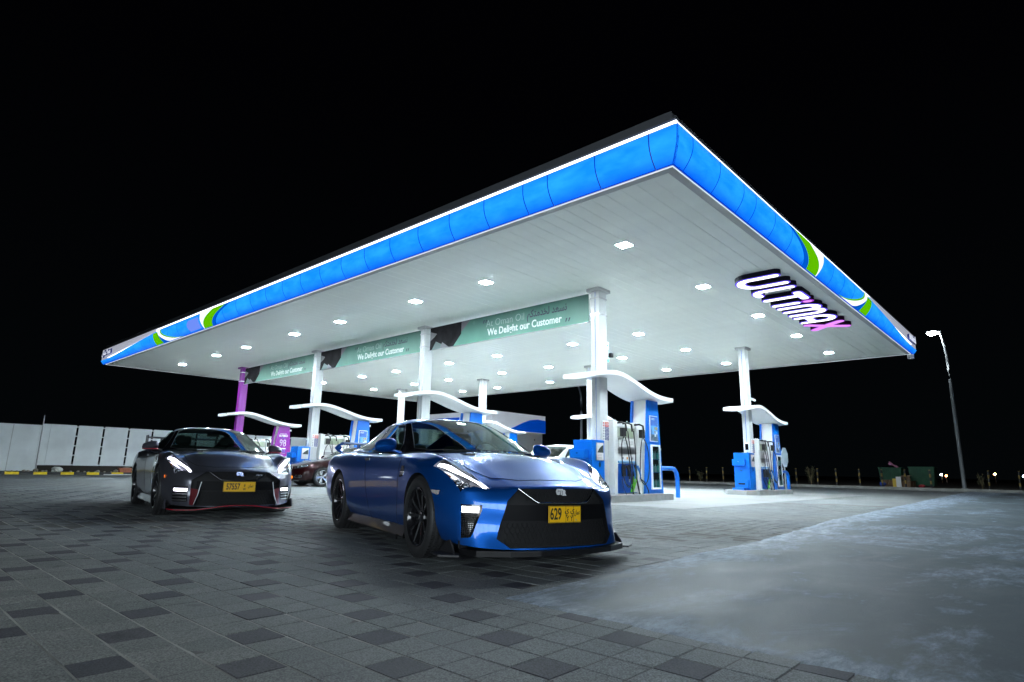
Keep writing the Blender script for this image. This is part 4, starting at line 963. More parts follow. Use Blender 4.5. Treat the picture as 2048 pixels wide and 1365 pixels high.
t = tag(MB().tube([CF(36.6, 2.2, .075), CF(36.55, 4.2, .075)], .03, 8).build('white_pipe', PAPER, None), 'thin white pipe lying in front of the painted kerb', 'pipe')

# yellow and black posts
pst = thing('striped_post', 'x', 'post', (0, 0, 0), 0, 'yellow and black posts along the boundary kerb')
YB = mat('post_yellow', (0.30, 0.20, 0.05), .7)
for q in range(5): MB().tube([(0, 0, .2*q), (0, 0, .2*q+.2)], .05, 10).build('post_band', [KERBK, YB][q % 2], pst)
MB().tube([(0, 0, 1.0), (0, 0, 1.04)], .05, 10).build('post_cap', YB, pst)
pl = [(-1.9, 'striped post at the right edge of the photo'), (-.54, 'striped post second from the right edge, left of the dry sprigs'), (2.19, 'striped post at the right end of the green containers'), (3.49, 'striped post above the white carton'), (4.72, 'striped post at the left end of the green containers'), (5.97, 'first striped post left of the green containers'), (7.32, 'second striped post left of the green containers'), (8.47, 'third striped post left of the containers, beside the thin bush'), (9.8, 'striped post right beside the rear guard rail'), (14.92, 'striped post just left of the rear island'), (16.23, 'second striped post left of the rear island'), (17.56, 'third striped post left of the rear island, right of the front guard rail'), (18.81, 'striped post behind the front guard rail')]
for q, (a, l) in enumerate(pl):
    o = pst if q == 0 else dup(pst); o['label'] = l; o.location = CF(a, 36, .18); o.rotation_euler = (radians(random.uniform(-2, 2)), radians(random.uniform(-2, 2)), 0)

# street lamps
LHEAD = emit('street_lamp_led', (0.86, 0.96, 1.0), POST_E)
GALV = mat('galvanised_steel', (0.24, 0.26, 0.27), .6, metal=0)
def street_lamp(label, p, h=8.9, lean=.55, yaw=0.0, lit=True, head=True, lm=None):
    t = thing('street_lamp', label, 'street lamp', p, yaw)
    P = [(0, 0, 0), (0, 0, h*.5), (0, 0, h*.8), (lean*.25, 0, h*.9), (lean*.75, 0, h*.975), (lean*1.3, 0, h)]
    MB().tube(spline(P, 4), [0.10-.055*k/20 for k in range(21)], 12).build('pole', GALV, t)
    MB().lathe([(.16, 0), (.16, .03), (.10, .05)], 16).build('base_plate', GALV, t)
    if head:
        hx = lean*1.3; MB().box(hx-.1, hx+.66, -.15, .15, h-.02, h+.07).build('lamp_housing', GALV, t, bevel=.02)
        MB().box(hx, hx+.46, -.12, .12, h-.032, h-.022).build('lamp_glass', (lm or LHEAD) if lit else DARKNET, t)
        if lit: MB().sphere((hx+.34, 0, h-.06), .24, 14, 0, (1.1, 1.0, .55)).build('lamp_bowl', LHEAD, t)
    return t
def yaw_to(v): return atan2(v.y, v.x)
street_lamp('tall street lamp with bright white head at the right of the canopy', CF(.55, 35.5, .17), 9.2, .22, yaw_to(EA*1.0-EB*.6))
street_lamp('thin unlit street lamp far behind, left of the nearest column', CF(23.4, 30, .05), 7.6, .5, yaw_to(EA), False, False)
# unseen light source added on the near side of the forecourt
# invented shop behind the camera, its glowing front brightens the bumpers
t = thing('added_light_shop', 'added unseen shop behind the camera, its glowing front lights the cars', 'building', (-1.5, -7.5, 0), 0)
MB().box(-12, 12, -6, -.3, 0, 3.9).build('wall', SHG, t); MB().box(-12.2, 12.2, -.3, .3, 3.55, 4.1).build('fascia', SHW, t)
FILLW = emit('fill_light_pane', (0.80, 0.92, 1.0), FILL_E)
for q in range(9):
    x = -11.2+q*2.5; f = MB().box(x-.06, x+2.44, .30, .34, .24, 3.5).build('window', STEEL, t)
    MB().box(x, x+2.38, .34, .36, .3, 3.44).build('fill_pane', FILLW, f)

# containers and rubbish at the right
DGR = mat('container_green', (0.008, 0.065, 0.03), .7, noise=.3, nscale=3); CARD = mat('cardboard', (0.16, 0.10, 0.055), .8, noise=.2, nscale=6)
def container(label, a0, a1, h):
    t = thing('waste_container', label, 'waste container', CF((a0+a1)/2, 37.6, .16), TH+pi/2, 'green waste containers behind the boundary kerb'); w_ = abs(a1-a0)/2
    mb = MB(); mb.prism([(-w_+.08, .12), (w_-.08, .12), (w_, h), (-w_, h)], 'y', -.5, .5); mb.build('bin_body', DGR, t, bevel=.02)
    for q in range(5): MB().box(-w_+.1+q*(2*w_-.2)/4-.02, -w_+.1+q*(2*w_-.2)/4+.02, .5, .53, .2, h-.05).build('rib', DGR, t)
    MB().box(-w_-.03, w_+.03, -.52, .54, h, h+.05).build('rim', DGR, t)
    for x in (-w_+.15, w_-.15): MB().lathe([(.0, -.03), (.08, -.03), (.08, .03), (0, .03)], 12, 0, Matrix.Translation((x, .42, .08)), 'y').build('wheel', BLACK, t)
    return t
container('small green waste container with a pink cloth on its rim', 5.1, 3.85, 1.15); container('large green waste container right of the pink cloth', 3.45, 2.1, 1.2)
c = MB(); pts = [[(x*.5, y*.3, .35*(1-x)*(1-abs(y)*.4)+.04*sin(x*9+y*3)) for y in (-1, -.5, 0, .5, 1)] for x in (0, .15, .3, .5, .7, .85, 1.0)]
c.grid(pts); o = c.build('pink_cloth', mat('pink_cloth', (.42, .16, .26), .9), None, CF(4.5, 37.3, 1.38), TH-pi/2); tag(o, 'pink cloth lying over the rim of the small green container', 'cloth')
o.modifiers.new('thick', 'SOLIDIFY').thickness = .02
def carton(label, a, b, sx, sy, sz, m, rz=0, z=.16, tilt=0):
    t = thing('carton', label, 'carton', CF(a, b, z), TH+rz); t.rotation_euler = (tilt, 0, TH+rz)
    MB().box(-sx/2, sx/2, -sy/2, sy/2, 0, sz).build('box_body', m, t, bevel=.006)
    MB().box(-sx/2-.002, sx/2+.002, -sy/2-.12, -sy/2+.05, sz, sz+.012).build('flap', m, t); MB().box(-.03, .03, -sy/2-.004, sy/2+.004, sz*.2, sz+.004).build('tape', mat('parcel_tape', (.3, .24, .16), .4), t)
    return t
carton('brown carton at the left end of the rubbish by the kerb', 4.62, 36.6, .35, .4, .42, CARD, .2)
carton('leaning brown carton in front of the small container', 4.25, 36.3, .5, .5, .36, CARD, .6, .16, .25)
carton('white carton with blue print standing on the boundary kerb', 3.84, 36.0, .3, .26, .62, PAPER, .1)
carton('small yellow carton left of the white carton', 4.05, 36.0, .22, .2, .50, mat('yellow_carton', (.6, .42, .04), .6), 0)
carton('brown carton lying right of the white carton', 3.40, 36.4, .8, .5, .38, CARD, -.2)
carton('brown carton stacked on top of the lying carton', 3.55, 36.5, .4, .4, .30, CARD, .3, .56)
rock('blue_bag', 'blue plastic bag at the left end of the rubbish', CF(4.8, 36.5, .3), (.2, .2, .16), mat('blue_bag', (.02, .06, .3), .5), 'bag', 41)
rock('red_bag', 'small red bag right of the cartons', CF(2.7, 36.2, .25), (.25, .15, .1), mat('red_bag', (.4, .03, .04), .5), 'bag', 42)
# dry sprigs
def sprig(label, p, h, n, seed):
    r = random.Random(seed); t = thing('dry_shrub', label, 'shrub', p, 0, 'dry shrubs along the boundary'); TW = mat('dry_twig', (.20, .15, .08), .9); LF = mat('dry_leaf', (.10, .10, .05), .9)
    ms = MB(); ml = MB()
    for q in range(n):
        a = r.uniform(0, 6.28); l = h*r.uniform(.6, 1); dx, dy = cos(a)*r.uniform(.1, .35)*h, sin(a)*r.uniform(.1, .35)*h
        P = [(0, 0, 0), (dx*.3, dy*.3, l*.5), (dx, dy, l)]; ms.tube(P, [.012, .008, .004], 5)
        for w_ in range(16):
            f = r.uniform(.25, 1); c = Vector((dx*f, dy*f, l*f)) + Vector((r.uniform(-.1, .1), r.uniform(-.1, .1), r.uniform(-.08, .08))); d1 = Vector((r.uniform(-1, 1), r.uniform(-1, 1), r.uniform(-1, 1))).normalized()*.045; d2 = Vector((r.uniform(-1, 1), r.uniform(-1, 1), r.uniform(-1, 1))).normalized()*.022
            ml.add([c-d1, c+d2, c+d1, c-d2], [(0, 1, 2, 3)])
    ms.build('stems', TW, t); ml.build('foliage', LF, t)
sprig('dry shrub right of the street lamp foot', CF(-.26, 35.6, .17), .95, 9, 1); sprig('tall thin dark shrub left of the third striped post', CF(8.85, 35.9, .17), 1.25, 22, 2); sprig('small dry shrub between two striped posts left of the rear island', CF(16.8, 36.2, .17), .8, 12, 3)
# distant lights
for (a, b, z, c, s, l) in ((12.37, 120, 1.3, (.8, .9, 1), 60, 'distant white light left of the street lamp pole'), (11.69, 120, 1.1, (1, .35, .08), 40, 'distant orange light left of the street lamp pole'), (5.1, 120, 1.5, (1, .5, .15), 60, 'distant warm light between the last striped posts'), (1.5, 120, 1.25, (.5, .7, 1), 30, 'distant bluish light at the right edge of the photo')):
    t = thing('distant_lamp', l, 'lamp', CF(a, b, z), TH); MB().sphere((0, 0, 0), .16, 10).build('lamp_globe', emit('far_glow_%s' % l.split()[1], c, s), t); MB().tube([(0, 0, -1.5), (0, 0, -.14)], .04, 6).build('pole', GALV, t)
# ================================================================ CARS
def car_paint(name, base, metal, rough, flake=0.0):
    m = mat(name, base, rough, metal=metal, coat=.9, coord='Object', spec=.2); m.node_tree.nodes['Principled BSDF'].inputs['Coat Roughness'].default_value = .035
    return m
PBLUE = car_paint('metallic_blue_paint', (0.004, 0.088, 0.40), 0.70, 0.32)
PGREY = car_paint('gunmetal_paint', (0.095, 0.096, 0.118), 0.65, 0.30)
PMAR = car_paint('maroon_paint', (0.022, 0.003, 0.004), 0.5, 0.30)
PWHT = car_paint('white_car_paint', (0.75, 0.76, 0.76), 0.0, 0.3)
CGLASS = glass_mat('car_glass', (0.30, 0.38, 0.36), 0.0, 1.0)
CGLASS2 = glass_mat('sedan_glass', (0.35, 0.42, 0.40), 0.0, 1.3)
LENS = glass_mat('lamp_lens', (0.92, 0.94, 0.96), 0.0, 0.9)
LEDW = emit('drl_white', (0.92, 0.95, 1.0), 14.0); LEDV = emit('drl_violet_white', (0.86, 0.84, 1.0), 20.0)
AMBER = emit('amber_marker', (1.0, 0.22, 0.02), 2.0); AMB0 = mat('amber_reflector', (.6, .2, .04), .2)
LAMPIN = mat('lamp_bowl', (0.16, 0.165, 0.18), .22, metal=.9)
TYRE = mat('tyre_rubber', (0.016, 0.016, 0.017), .55, bump=.15, bscale=120)
RIMB = mat('rim_gloss_black', (0.012, 0.012, 0.014), .16, coat=1.0, metal=.3)
RIMS = mat('rim_silver', (0.55, 0.56, 0.58), .22, metal=.9)
DISC = mat('brake_disc', (0.22, 0.22, 0.23), .35, metal=1.0)
CARB = mat('carbon_black', (0.007, 0.007, 0.008), .3, coat=.35, spec=.25)
REDL = mat('red_trim_line', (0.32, 0.006, 0.02), .3, coat=.5)
CABIN = mat('cabin_black', (0.008, 0.008, 0.009), .8); SEAT = mat('seat_grey', (0.05, 0.055, 0.055), .8)
PLATEY = mat('plate_yellow', (0.75, 0.42, 0.0), .4); PLATEK = mat('plate_black', (0.01, 0.01, 0.01), .5)

BADGE = mat('badge_silver', (.75, .76, .78), .25, metal=.25)
class Cage:
    def __init__(s): s.v = []; s.key = {}; s.f = []; s.cr = {}
    def p(s, c):
        k = (round(c[0], 4), round(c[1], 4), round(c[2], 4))
        if k not in s.key: s.key[k] = len(s.v); s.v.append(k)
        return s.key[k]
    def quad(s, a, b, c, d):
        f = []
        for q in (a, b, c, d):
            i = s.p(q)
            if i not in f: f.append(i)
        if len(f) >= 3: s.f.append(tuple(f))
    def both(s, a, b, c, d):
        s.quad(a, b, c, d); m = lambda q: (q[0], -q[1], q[2]); s.quad(m(d), m(c), m(b), m(a))
    def crease(s, a, b, wgt):
        m = lambda q: (q[0], -q[1], q[2])
        for u, v in ((a, b), (m(a), m(b))): s.cr[frozenset((s.p(u), s.p(v)))] = wgt
    def bm(s, levels):
        me = bpy.data.meshes.new('cage'); me.from_pydata(s.v, [], s.f); me.update()
        at = me.attributes.new('crease_edge', 'FLOAT', 'EDGE')
        for e in me.edges:
            k = frozenset(e.vertices[:])
            if k in s.cr: at.data[e.index].value = s.cr[k]
        o = bpy.data.objects.new('cage', me); COL.objects.link(o)
        md = o.modifiers.new('s', 'SUBSURF'); md.levels = levels; md.render_levels = levels; md.boundary_smooth = 'PRESERVE_CORNERS'
        em = bpy.data.meshes.new_from_object(o.evaluated_get(bpy.context.evaluated_depsgraph_get()))
        bm = bmesh.new(); bm.from_mesh(em); bpy.data.objects.remove(o); bpy.data.meshes.remove(em); bpy.data.meshes.remove(me)
        return bm
def cut(bm, poly, axis, sel):
    ax = {'x': (1, 2), 'y': (0, 2), 'z': (0, 1)}[axis]
    ar = sum(poly[i][0]*poly[(i+1) % len(poly)][1]-poly[(i+1) % len(poly)][0]*poly[i][1] for i in range(len(poly)))
    if ar < 0: poly = poly[::-1]
    us = [p[0] for p in poly]; vs = [p[1] for p in poly]; mg = 0.06
    def near(f):
        c = f.calc_center_median(); u, v = c[ax[0]], c[ax[1]]
        return min(us)-mg < u < max(us)+mg and min(vs)-mg < v < max(vs)+mg and sel(f, c)
    n = len(poly)
    for i in range(n):
        p, q = poly[i], poly[(i+1) % n]; d = (q[0]-p[0], q[1]-p[1])
        co = [0, 0, 0]; no = [0, 0, 0]; co[ax[0]] = p[0]; co[ax[1]] = p[1]; no[ax[0]] = d[1]; no[ax[1]] = -d[0]
        fs = [f for f in bm.faces if near(f)]
        geom = set(fs)
        for f in fs: geom.update(f.edges); geom.update(f.verts)
        bmesh.ops.bisect_plane(bm, geom=list(geom), dist=1e-5, plane_co=co, plane_no=Vector(no).normalized())
    out = []
    for f in bm.faces:
        if not near(f): continue
        c = f.calc_center_median(); u, v = c[ax[0]], c[ax[1]]; ok = True
        for i in range(n):
            p, q = poly[i], poly[(i+1) % n]
            if (q[0]-p[0])*(v-p[1])-(q[1]-p[1])*(u-p[0]) < -1e-6: ok = False; break
        if ok: out.append(f)
    return out
def take(bm, faces):
    # remove faces; give back (MB of the patch, boundary edge pairs in patch order)
    fs = set(faces); idx = {}; mb = MB(); V = []; F = []
    for f in faces:
        ff = []
        for v in f.verts:
            if v.index == -1 or v not in idx: idx[v] = len(V); V.append(v.co.copy())
            ff.append(idx[v])
        F.append(tuple(ff))
    mb.add(V, F, 0, True); bd = []
    for f in faces:
        for l in f.loops:
            o = [g for g in l.edge.link_faces if g is not f]
            if not o or o[0] not in fs: bd.append((l.vert.co.copy(), l.link_loop_next.vert.co.copy()))
    bmesh.ops.delete(bm, geom=list(faces), context='FACES')
    return mb, bd
def lining(mb, bd, off, mi=0):
    off = Vector(off)
    for p, q in bd: mb.add([p, q, q+off, p+off], [(0, 1, 2, 3)], mi)
def gapline(mb, bd, r=0.0022):
    for p, q in bd:
        d = (q-p)
        if d.length < 1e-6: continue
        mb.tube([p-d*.05, q+d*.05], r, 4, 0, None, False)
def bm_mesh(bm, name, mats, ang=38):
    for f in bm.faces: f.smooth = True
    for e in bm.edges:
        if len(e.link_faces) == 2: e.smooth = e.calc_face_angle(0) < radians(ang)
    me = bpy.data.meshes.new(name); bm.to_mesh(me)
    for m in mats: me.materials.append(m)
    return me
def make_wheel(parent, x, y, R=.355, W=.285, rim=RIMB, style='gt', steer=0.0, side=1):
    e = bpy.data.objects.new('wheel', None); link(e, parent); e.location = (x, y, R); e.rotation_euler = (0, 0, steer+(0 if side > 0 else pi)); 
    ra = R-.10; h = W/2
    prof_ = [(ra, -h+.02), (ra+.02, -h), (R-.03, -h+.002), (R-.008, -h+.02), (R, -h+.04)]
    for g in (-.07, -.02, .03, .08): prof_ += [(R, g-.006), (R-.008, g-.005), (R-.008, g+.005), (R, g+.006)]
    prof_ += [(R, h-.04), (R-.008, h-.02), (R-.03, h-.002), (ra+.02, h), (ra, h-.02)]
    mb = MB(); mb.lathe(prof_, 56, 0, None, 'y')
    mb.build('tyre', TYRE, e)
    mb = MB()
    for q in range(60):
        t = 2*pi*q/60; M = Matrix.Rotation(t, 4, 'Y')
        for (y0, y1) in ((-h+.022, -.08), (-.062, -.028), (-.012, .022), (.038, .072), (.088, h-.022)): mb.box(R-.004, R+.0035, y0, y1, -.0135, .0115, 0, M)
    o = mb.build('tyre_tread', TYRE, e, fix=False); o['kind'] = 'stuff'
    # rim
    mb = MB(); r1 = ra+.004
    mb.lathe([(r1, h-.022), (r1, h-.008), (r1-.012, h-.006), (r1-.022, h-.02), (r1-.03, h-.05), (r1-.03, -h+.03)], 48, 0, None, 'y'); mb.build('rim_barrel', rim, e)
    ns = 10 if style == 'gt' else 5
    mb = MB()
    for q in range(ns):
        for s_ in ((-1, 1) if style != 'gt' else (0,)):
            M = Matrix.Rotation(2*pi*q/ns + s_*.13, 4, 'Y'); w0, w1 = (.019, .013) if style == 'gt' else (.017, .022)
            mb.add([(.035, h-.055, -w0), (.035, h-.055, w0), (r1-.02, h-.022, w1), (r1-.02, h-.022, -w1), (.035, h-.09, -w0), (.035, h-.09, w0), (r1-.02, h-.06, w1), (r1-.02, h-.06, -w1)],
                   [(0, 1, 2, 3), (4, 7, 6, 5), (0, 4, 5, 1), (1, 5, 6, 2), (2, 6, 7, 3), (3, 7, 4, 0)], 0, False, M)
    mb.build('rim_spokes', rim, e, bevel=.003)
    mb = MB(); mb.lathe([(0, h-.048), (.03, h-.048), (.062, h-.056), (.07, h-.075), (.07, h-.12)], 24, 0, None, 'y'); mb.build('hub_cap', rim, e)
    mb = MB(); mb.lathe([(.06, .0), (.19, .0), (.19, -.03), (.06, -.03)], 36, 0, None, 'y'); mb.build('brake_disc', DISC, e)
    mb = MB(); mb.box(.10, .20, -.05, .03, -.09, .09); mb.build('brake_caliper', BLACK if style == 'gt' else STEEL, e)
    mb = MB(); mb.lathe([(0, -h+.05), (r1-.03, -h+.05)], 24, 0, None, 'y'); mb.build('wheel_back', DARKNET, e)
    return e
def surf(bvh, p, d):
    r = bvh.ray_cast(Vector(p), Vector(d)); return r[0]
def make_plate(parent, x, z, wd, ht, serial, letters, tilt=0, country=AR_OMAN, y=0):
    pl = MB().box(x, x+.008, y-wd/2, y+wd/2, z-ht/2, z+ht/2).build('number_plate', PLATEY, parent, bevel=.003)
    X = x+.0095
    fr = MB(); e = .003
    for (y0, y1, z0, z1) in ((y-wd/2+e, y+wd/2-e, z+ht/2-e-.003, z+ht/2-e), (y-wd/2+e, y+wd/2-e, z-ht/2+e, z-ht/2+e+.003), (y-wd/2+e, y-wd/2+e+.003, z-ht/2+e, z+ht/2-e), (y+wd/2-e-.003, y+wd/2-e, z-ht/2+e, z+ht/2-e)): fr.box(X-.001, X, y0, y1, z0, z1)
    fr.build('plate_border', PLATEK, pl)
    def L(s, size, u, v, sq=.8, b=.0012): lettering(s, size, PLATEK, pl, (X, y+u, z+v), (0, 1, 0), (0, 0, 1), .0006, b, sq)
    return pl, L
def mirror_obj(parent, s, paint, red=False):
    # door mirror: shaped shell on a stalk
    mb = MB(); N_ = 14; pts = []
    for i in range(9):
        t = i/8; th_ = pi*t; row = []
        rx = .115*sin(th_)**.6 if 0 < t < 1 else .0; yc = -.115*cos(th_)
        for j in range(N_+1):
            ph = 2*pi*j/N_; cx = cos(ph); cz = sin(ph)
            hz = (.078 if cz > 0 else .068)*(sin(th_)**.55 if 0 < t < 1 else 0)*(1.0-.12*(yc/.115))
            fx = .075 if cx > 0 else .035
            row.append((-.89+fx*cx*(sin(th_)**.5 if 0 < t < 1 else 0), s*(.965+yc), 1.0+hz*cz-.012*(yc/.115)))
        pts.append(row)
    mb.grid(pts); m = mb.build('door_mirror', paint, parent)
    MB().tube([(-.87, s*.80, .93), (-.88, s*.86, .95), (-.89, s*.93, .965)], [.035, .026, .03], 8, flat=(1, .6)).build('mirror_stalk', paint if not red else BLACK, m)
    MB().prism([(s*.88, .955), (s*1.05, .955), (s*1.04, 1.045), (s*.90, 1.05)], 'x', -.932, -.926).build('mirror_glass', CHROME, m)
    if red:
        P = [(-.89+.074*cos(radians(a_)), s*(.965+.112*sin(radians(a_))), .955) for a_ in range(-75, 80, 15)]
        MB().tube(P, .008, 6).build('red_line', REDL, m)
    return m

def make_sports(name, label, loc, yaw, paint, var):
    t = thing(name, label, 'sports car', loc, yaw, None)
    S = [
    (-3.74, [(.78,.32),(.86,.38),(.90,.55),(.89,.78),(.85,.90),(.75,.95),(.6,.965),(.42,.975),(.2,.98),(0,.98)]),
    (-3.45, [(.82,.22),(.92,.34),(.955,.56),(.945,.80),(.89,.92),(.78,.97),(.62,.985),(.43,1.0),(.2,1.005),(0,1.01)]),
    (-3.10, [(.84,.21),(.94,.33),(.965,.56),(.955,.81),(.905,.93),(.80,.985),(.64,.995),(.44,1.0),(.2,1.01),(0,1.01)]),
    (-2.78, [(.84,.20),(.95,.32),(.972,.56),(.96,.80),(.91,.93),(.81,.985),(.65,.985),(.44,.99),(.2,1.0),(0,1.0)]),
    (-2.30, [(.84,.20),(.925,.32),(.95,.55),(.945,.79),(.90,.92),(.82,.975),(.65,.97),(.44,.97),(.2,.97),(0,.97)]),
    (-1.80, [(.84,.19),(.885,.30),(.905,.52),(.912,.76),(.875,.90),(.815,.945),(.64,.95),(.44,.95),(.2,.95),(0,.95)]),
    (-1.20, [(.84,.19),(.88,.30),(.895,.52),(.902,.76),(.868,.885),(.81,.928),(.63,.93),(.44,.93),(.2,.93),(0,.93)]),
    (-.70, [(.84,.19),(.88,.30),(.90,.52),(.908,.76),(.875,.88),(.80,.93),(.63,.935),(.44,.945),(.22,.95),(0,.952)]),
    (-.42, [(.84,.20),(.90,.31),(.92,.53),(.925,.76),(.89,.885),(.795,.93),(.62,.915),(.44,.94),(.22,.96),(0,.965)]),
    (-.12, [(.84,.20),(.94,.32),(.952,.54),(.948,.76),(.905,.875),(.79,.925),(.62,.875),(.44,.915),(.22,.935),(0,.94)]),
    (.10, [(.84,.20),(.945,.32),(.955,.52),(.948,.73),(.905,.855),(.795,.908),(.62,.846),(.44,.886),(.22,.905),(0,.91)]),
    (.30, [(.84,.20),(.93,.32),(.94,.50),(.928,.68),(.885,.805),(.785,.858),(.62,.792),(.44,.832),(.22,.85),(0,.855)]),
    (.47, [(.83,.19),(.88,.31),(.885,.46),(.875,.60),(.845,.705),(.755,.765),(.605,.727),(.435,.762),(.22,.778),(0,.783)]),
    ]
    F = [(.625,.80,.18),(.62,.805,.30),(.615,.80,.42),(.61,.795,.53),(.635,.775,.615),(.735,.68,.606),(.815,.55,.612),(.875,.40,.632),(.905,.2,.646),(.915,0,.652)]
    FR = {1: [(.82,.69,.165),(.77,.69,.30),(.77,.69,.42),(.775,.69,.52)], 2: [(.91,.56,.16),(.85,.56,.30),(.86,.56,.42),(.86,.56,.53)], 3: [(.96,.39,.155),(.935,.39,.30),(.94,.39,.41),(.93,.39,.545)], 4: [(.985,.2,.15),(.97,.2,.29),(.98,.2,.41),(.965,.2,.555)], 5: [(.995,0,.15),(.98,0,.29),(.992,0,.41),(.975,0,.56)]}
    C = Cage(); R = [[(x, y, z) for y, z in r] for x, r in S]+[F]
    for i in range(len(R)-1):
        for j in range(9): C.both(R[i][j], R[i][j+1], R[i+1][j+1], R[i+1][j])
    G = [[R[-1][k]]+[FR[c][k] for c in range(1, 6)] for k in range(4)]+[[R[-1][4+c] for c in range(6)]]
    for k in range(4):
        for c in range(5): C.both(G[k][c], G[k+1][c], G[k+1][c+1], G[k][c+1])
    # tail
    B = R[0]; T = [[B[k]]+[(-3.78-.02*(c > 0), B[4+c][1]*(.95), .34+(.60)*k/4) for c in range(1, 6)] for k in range(4)]+[[B[4+c] for c in range(6)]]
    for k in range(4):
        for c in range(5): C.both(T[k][c], T[k][c+1], T[k+1][c+1], T[k+1][c])
    for k in range(3): C.crease(F[k], F[k+1], .92)
    C.crease(F[3], F[4], .35)
    for c in range(5): C.crease(G[4][c], G[4][c+1], .5)
    for i in range(7, len(R)-1): C.crease(R[i][5], R[i+1][5], .5); C.crease(R[i][7], R[i+1][7], .8)
    for i in range(1, 9): C.crease(R[i][4], R[i+1][4], .55)
    for i in range(4, 8): C.crease(R[i][1], R[i+1][1], .6)
    bm = C.bm(3)
    bvh = BVHTree.FromBMesh(bm)
    sx = lambda y, z: (surf(bvh, (3, y, z), (-1, 0, 0)) or Vector((.9, y, z))).x
    sz = lambda x, y: (surf(bvh, (x, y, 3), (0, 0, -1)) or Vector((x, y, .8))).z
    sy = lambda x, z, s: (surf(bvh, (x, s*3, z), (0, -s, 0)) or Vector((x, s*.9, z))).y
    dark = MB(); gaps = MB()
    # wheel arches
    for cx, r in ((0, .385), (-2.78, .392)):
        for s in (1, -1):
            poly = [(cx+r*cos(radians(a)), .355+r*sin(radians(a))) for a in range(-10, 191, 10)]+[(cx-r, .1), (cx+r, .1)]
            fs = cut(bm, poly, 'y', lambda f, c: c.y*s > .45 and c.z < .80); _, bd = take(bm, fs); bd = [b for b in bd if not (b[0].z < .23 and b[1].z < .23)]
            al = MB(); lining(al, bd, (0, -s*.30, 0)); al.add([(cx+.42, s*.62, .1), (cx-.45, s*.62, .1), (cx-.45, s*.62, .78), (cx+.05, s*.62, .78), (cx+.42, s*.62, .58)], [(0, 1, 2, 3, 4)]); al.build('arch_liner', BLACK, t, fix=False)
    # grille
    gp = [(-.385, .628), (.385, .628), (.49, .53), (.575, .235), (.48, .165), (-.48, .165), (-.575, .235), (-.49, .53)]
    if var == 'nismo': gp = [(-.43, .628), (.43, .628), (.60, .51), (.60, .42), (.54, .165), (-.54, .165), (-.60, .42), (-.60, .51)]
    fs = cut(bm, gp, 'x', lambda f, c: c.x > .6 and f.normal.x > .15); gpatch, bd = take(bm, fs); lining(dark, bd, (-.07, 0, 0))
    # side intakes
    for s in (1, -1):
        if var == 'blue': vp = [(.787, .495), (.665, .495), (.668, .45), (.715, .29), (.735, .24), (.787, .228)]
        else: vp = [(.785, .43), (.625, .43), (.625, .22), (.785, .22)]
        fs = cut(bm, [(y*s, z) for y, z in vp], 'x', lambda f, c: c.x > .4 and f.normal.x > .1 and c.y*s > .55); vpatch, bd = take(bm, fs); lining(dark, bd, (-.05, 0, 0))
        # insert
        ins = MB(); vv = [(v[0]-.045, v[1], v[2]) for v in vpatch.v]; ins.add(vv, vpatch.f, 0, True)
        io = ins.build('bumper_intake', BLACKG if var == 'blue' else CARB, t)
        if var == 'blue':
            mb = MB()
            for q in range(14):
                z = .235+q*.0145
                y0 = .72-.0 if z < .29 else .715-(z-.29)*.31; y0 = max(.672, y0); mb.tube([(sx(s*.78, z)-.03, s*.782, z), (sx(s*y0, z)-.03, s*(y0+.012), z)], .0028, 4)
            for q in range(9):
                y = .69+q*.0115; mb.tube([(sx(s*y, .3)-.03, s*y, .24), (sx(s*y, .42)-.03, s*(y-.02), .44)], .0022, 4)
            mb.build('intake_mesh', BLACK, io)
            rows = [[(sx(s*y, z)-.018, s*y, z) for y in (.682, .71, .74, .777)] for z in (.478, .462, .446, .432)]
            MB().grid(rows, 0, True).build('running_light', LEDW, t)
        else:
            rows = [[(sx(s*y, z)-.012, s*y, z) for y in (.635, .67, .71, .745, .778)] for z in (.395, .362)]
            MB().grid(rows, 0, True).build('running_light', LEDV, t)
            for z in (.32, .28, .24):
                mb = MB(); mb.tube([(sx(s*y, z)-.012, s*y, z) for y in (.635, .68, .73, .78)], .007, 6); mb.build('intake_fin', STEEL, io)
    # headlamps
    for s in (1, -1):
        hp = [(.765, .595), (.61, .787), (.24, .885), (.255, .79), (.49, .632)]
        fs = cut(bm, [(x, y*s) for x, y in hp], 'z', lambda f, c: c.z > .56 and c.x > .1 and c.y*s > .5 and f.normal.z > .05); hpatch, bd = take(bm, fs)
        h = MB(); h.v = hpatch.v; h.f = hpatch.f; h.m = hpatch.m; h.sm = hpatch.sm
        ho = h.build('headlight_lens', LENS, t, fix=False)
        bl = MB(); bl.add([(v[0]-.03, v[1]-s*.012, v[2]-.055) for v in hpatch.v], hpatch.f, 0, True); lining(bl, bd, (-.03, -s*.012, -.055)); bl.build('headlight_bowl', LAMPIN, ho)
        def rib(P, wd, nm, m, dz=.012):
            rows = []
            P3 = spline([(p_[0], p_[1], (wd[i_] if isinstance(wd, list) else wd)) for i_, p_ in enumerate(P)], 4); P = [p_[:2] for p_ in P3]; wd = [p_[2] for p_ in P3]
            for i, (x, y) in enumerate(P):
                q0 = P[max(i-1, 0)]; q1 = P[min(i+1, len(P)-1)]; d = Vector((q1[0]-q0[0], q1[1]-q0[1])).normalized(); n_ = Vector((-d.y, d.x)); ww = wd[i] if isinstance(wd, list) else wd
                rows.append([(x+n_.x*k*ww-.006, (y+n_.y*k*ww)*s, sz(x+n_.x*k*ww, (y+n_.y*k*ww)*s)-dz) for k in (-1, 0, 1)])
            MB().grid(rows, 0, True).build(nm, m, ho)
        LP_ = LEDW if var == 'blue' else LEDV
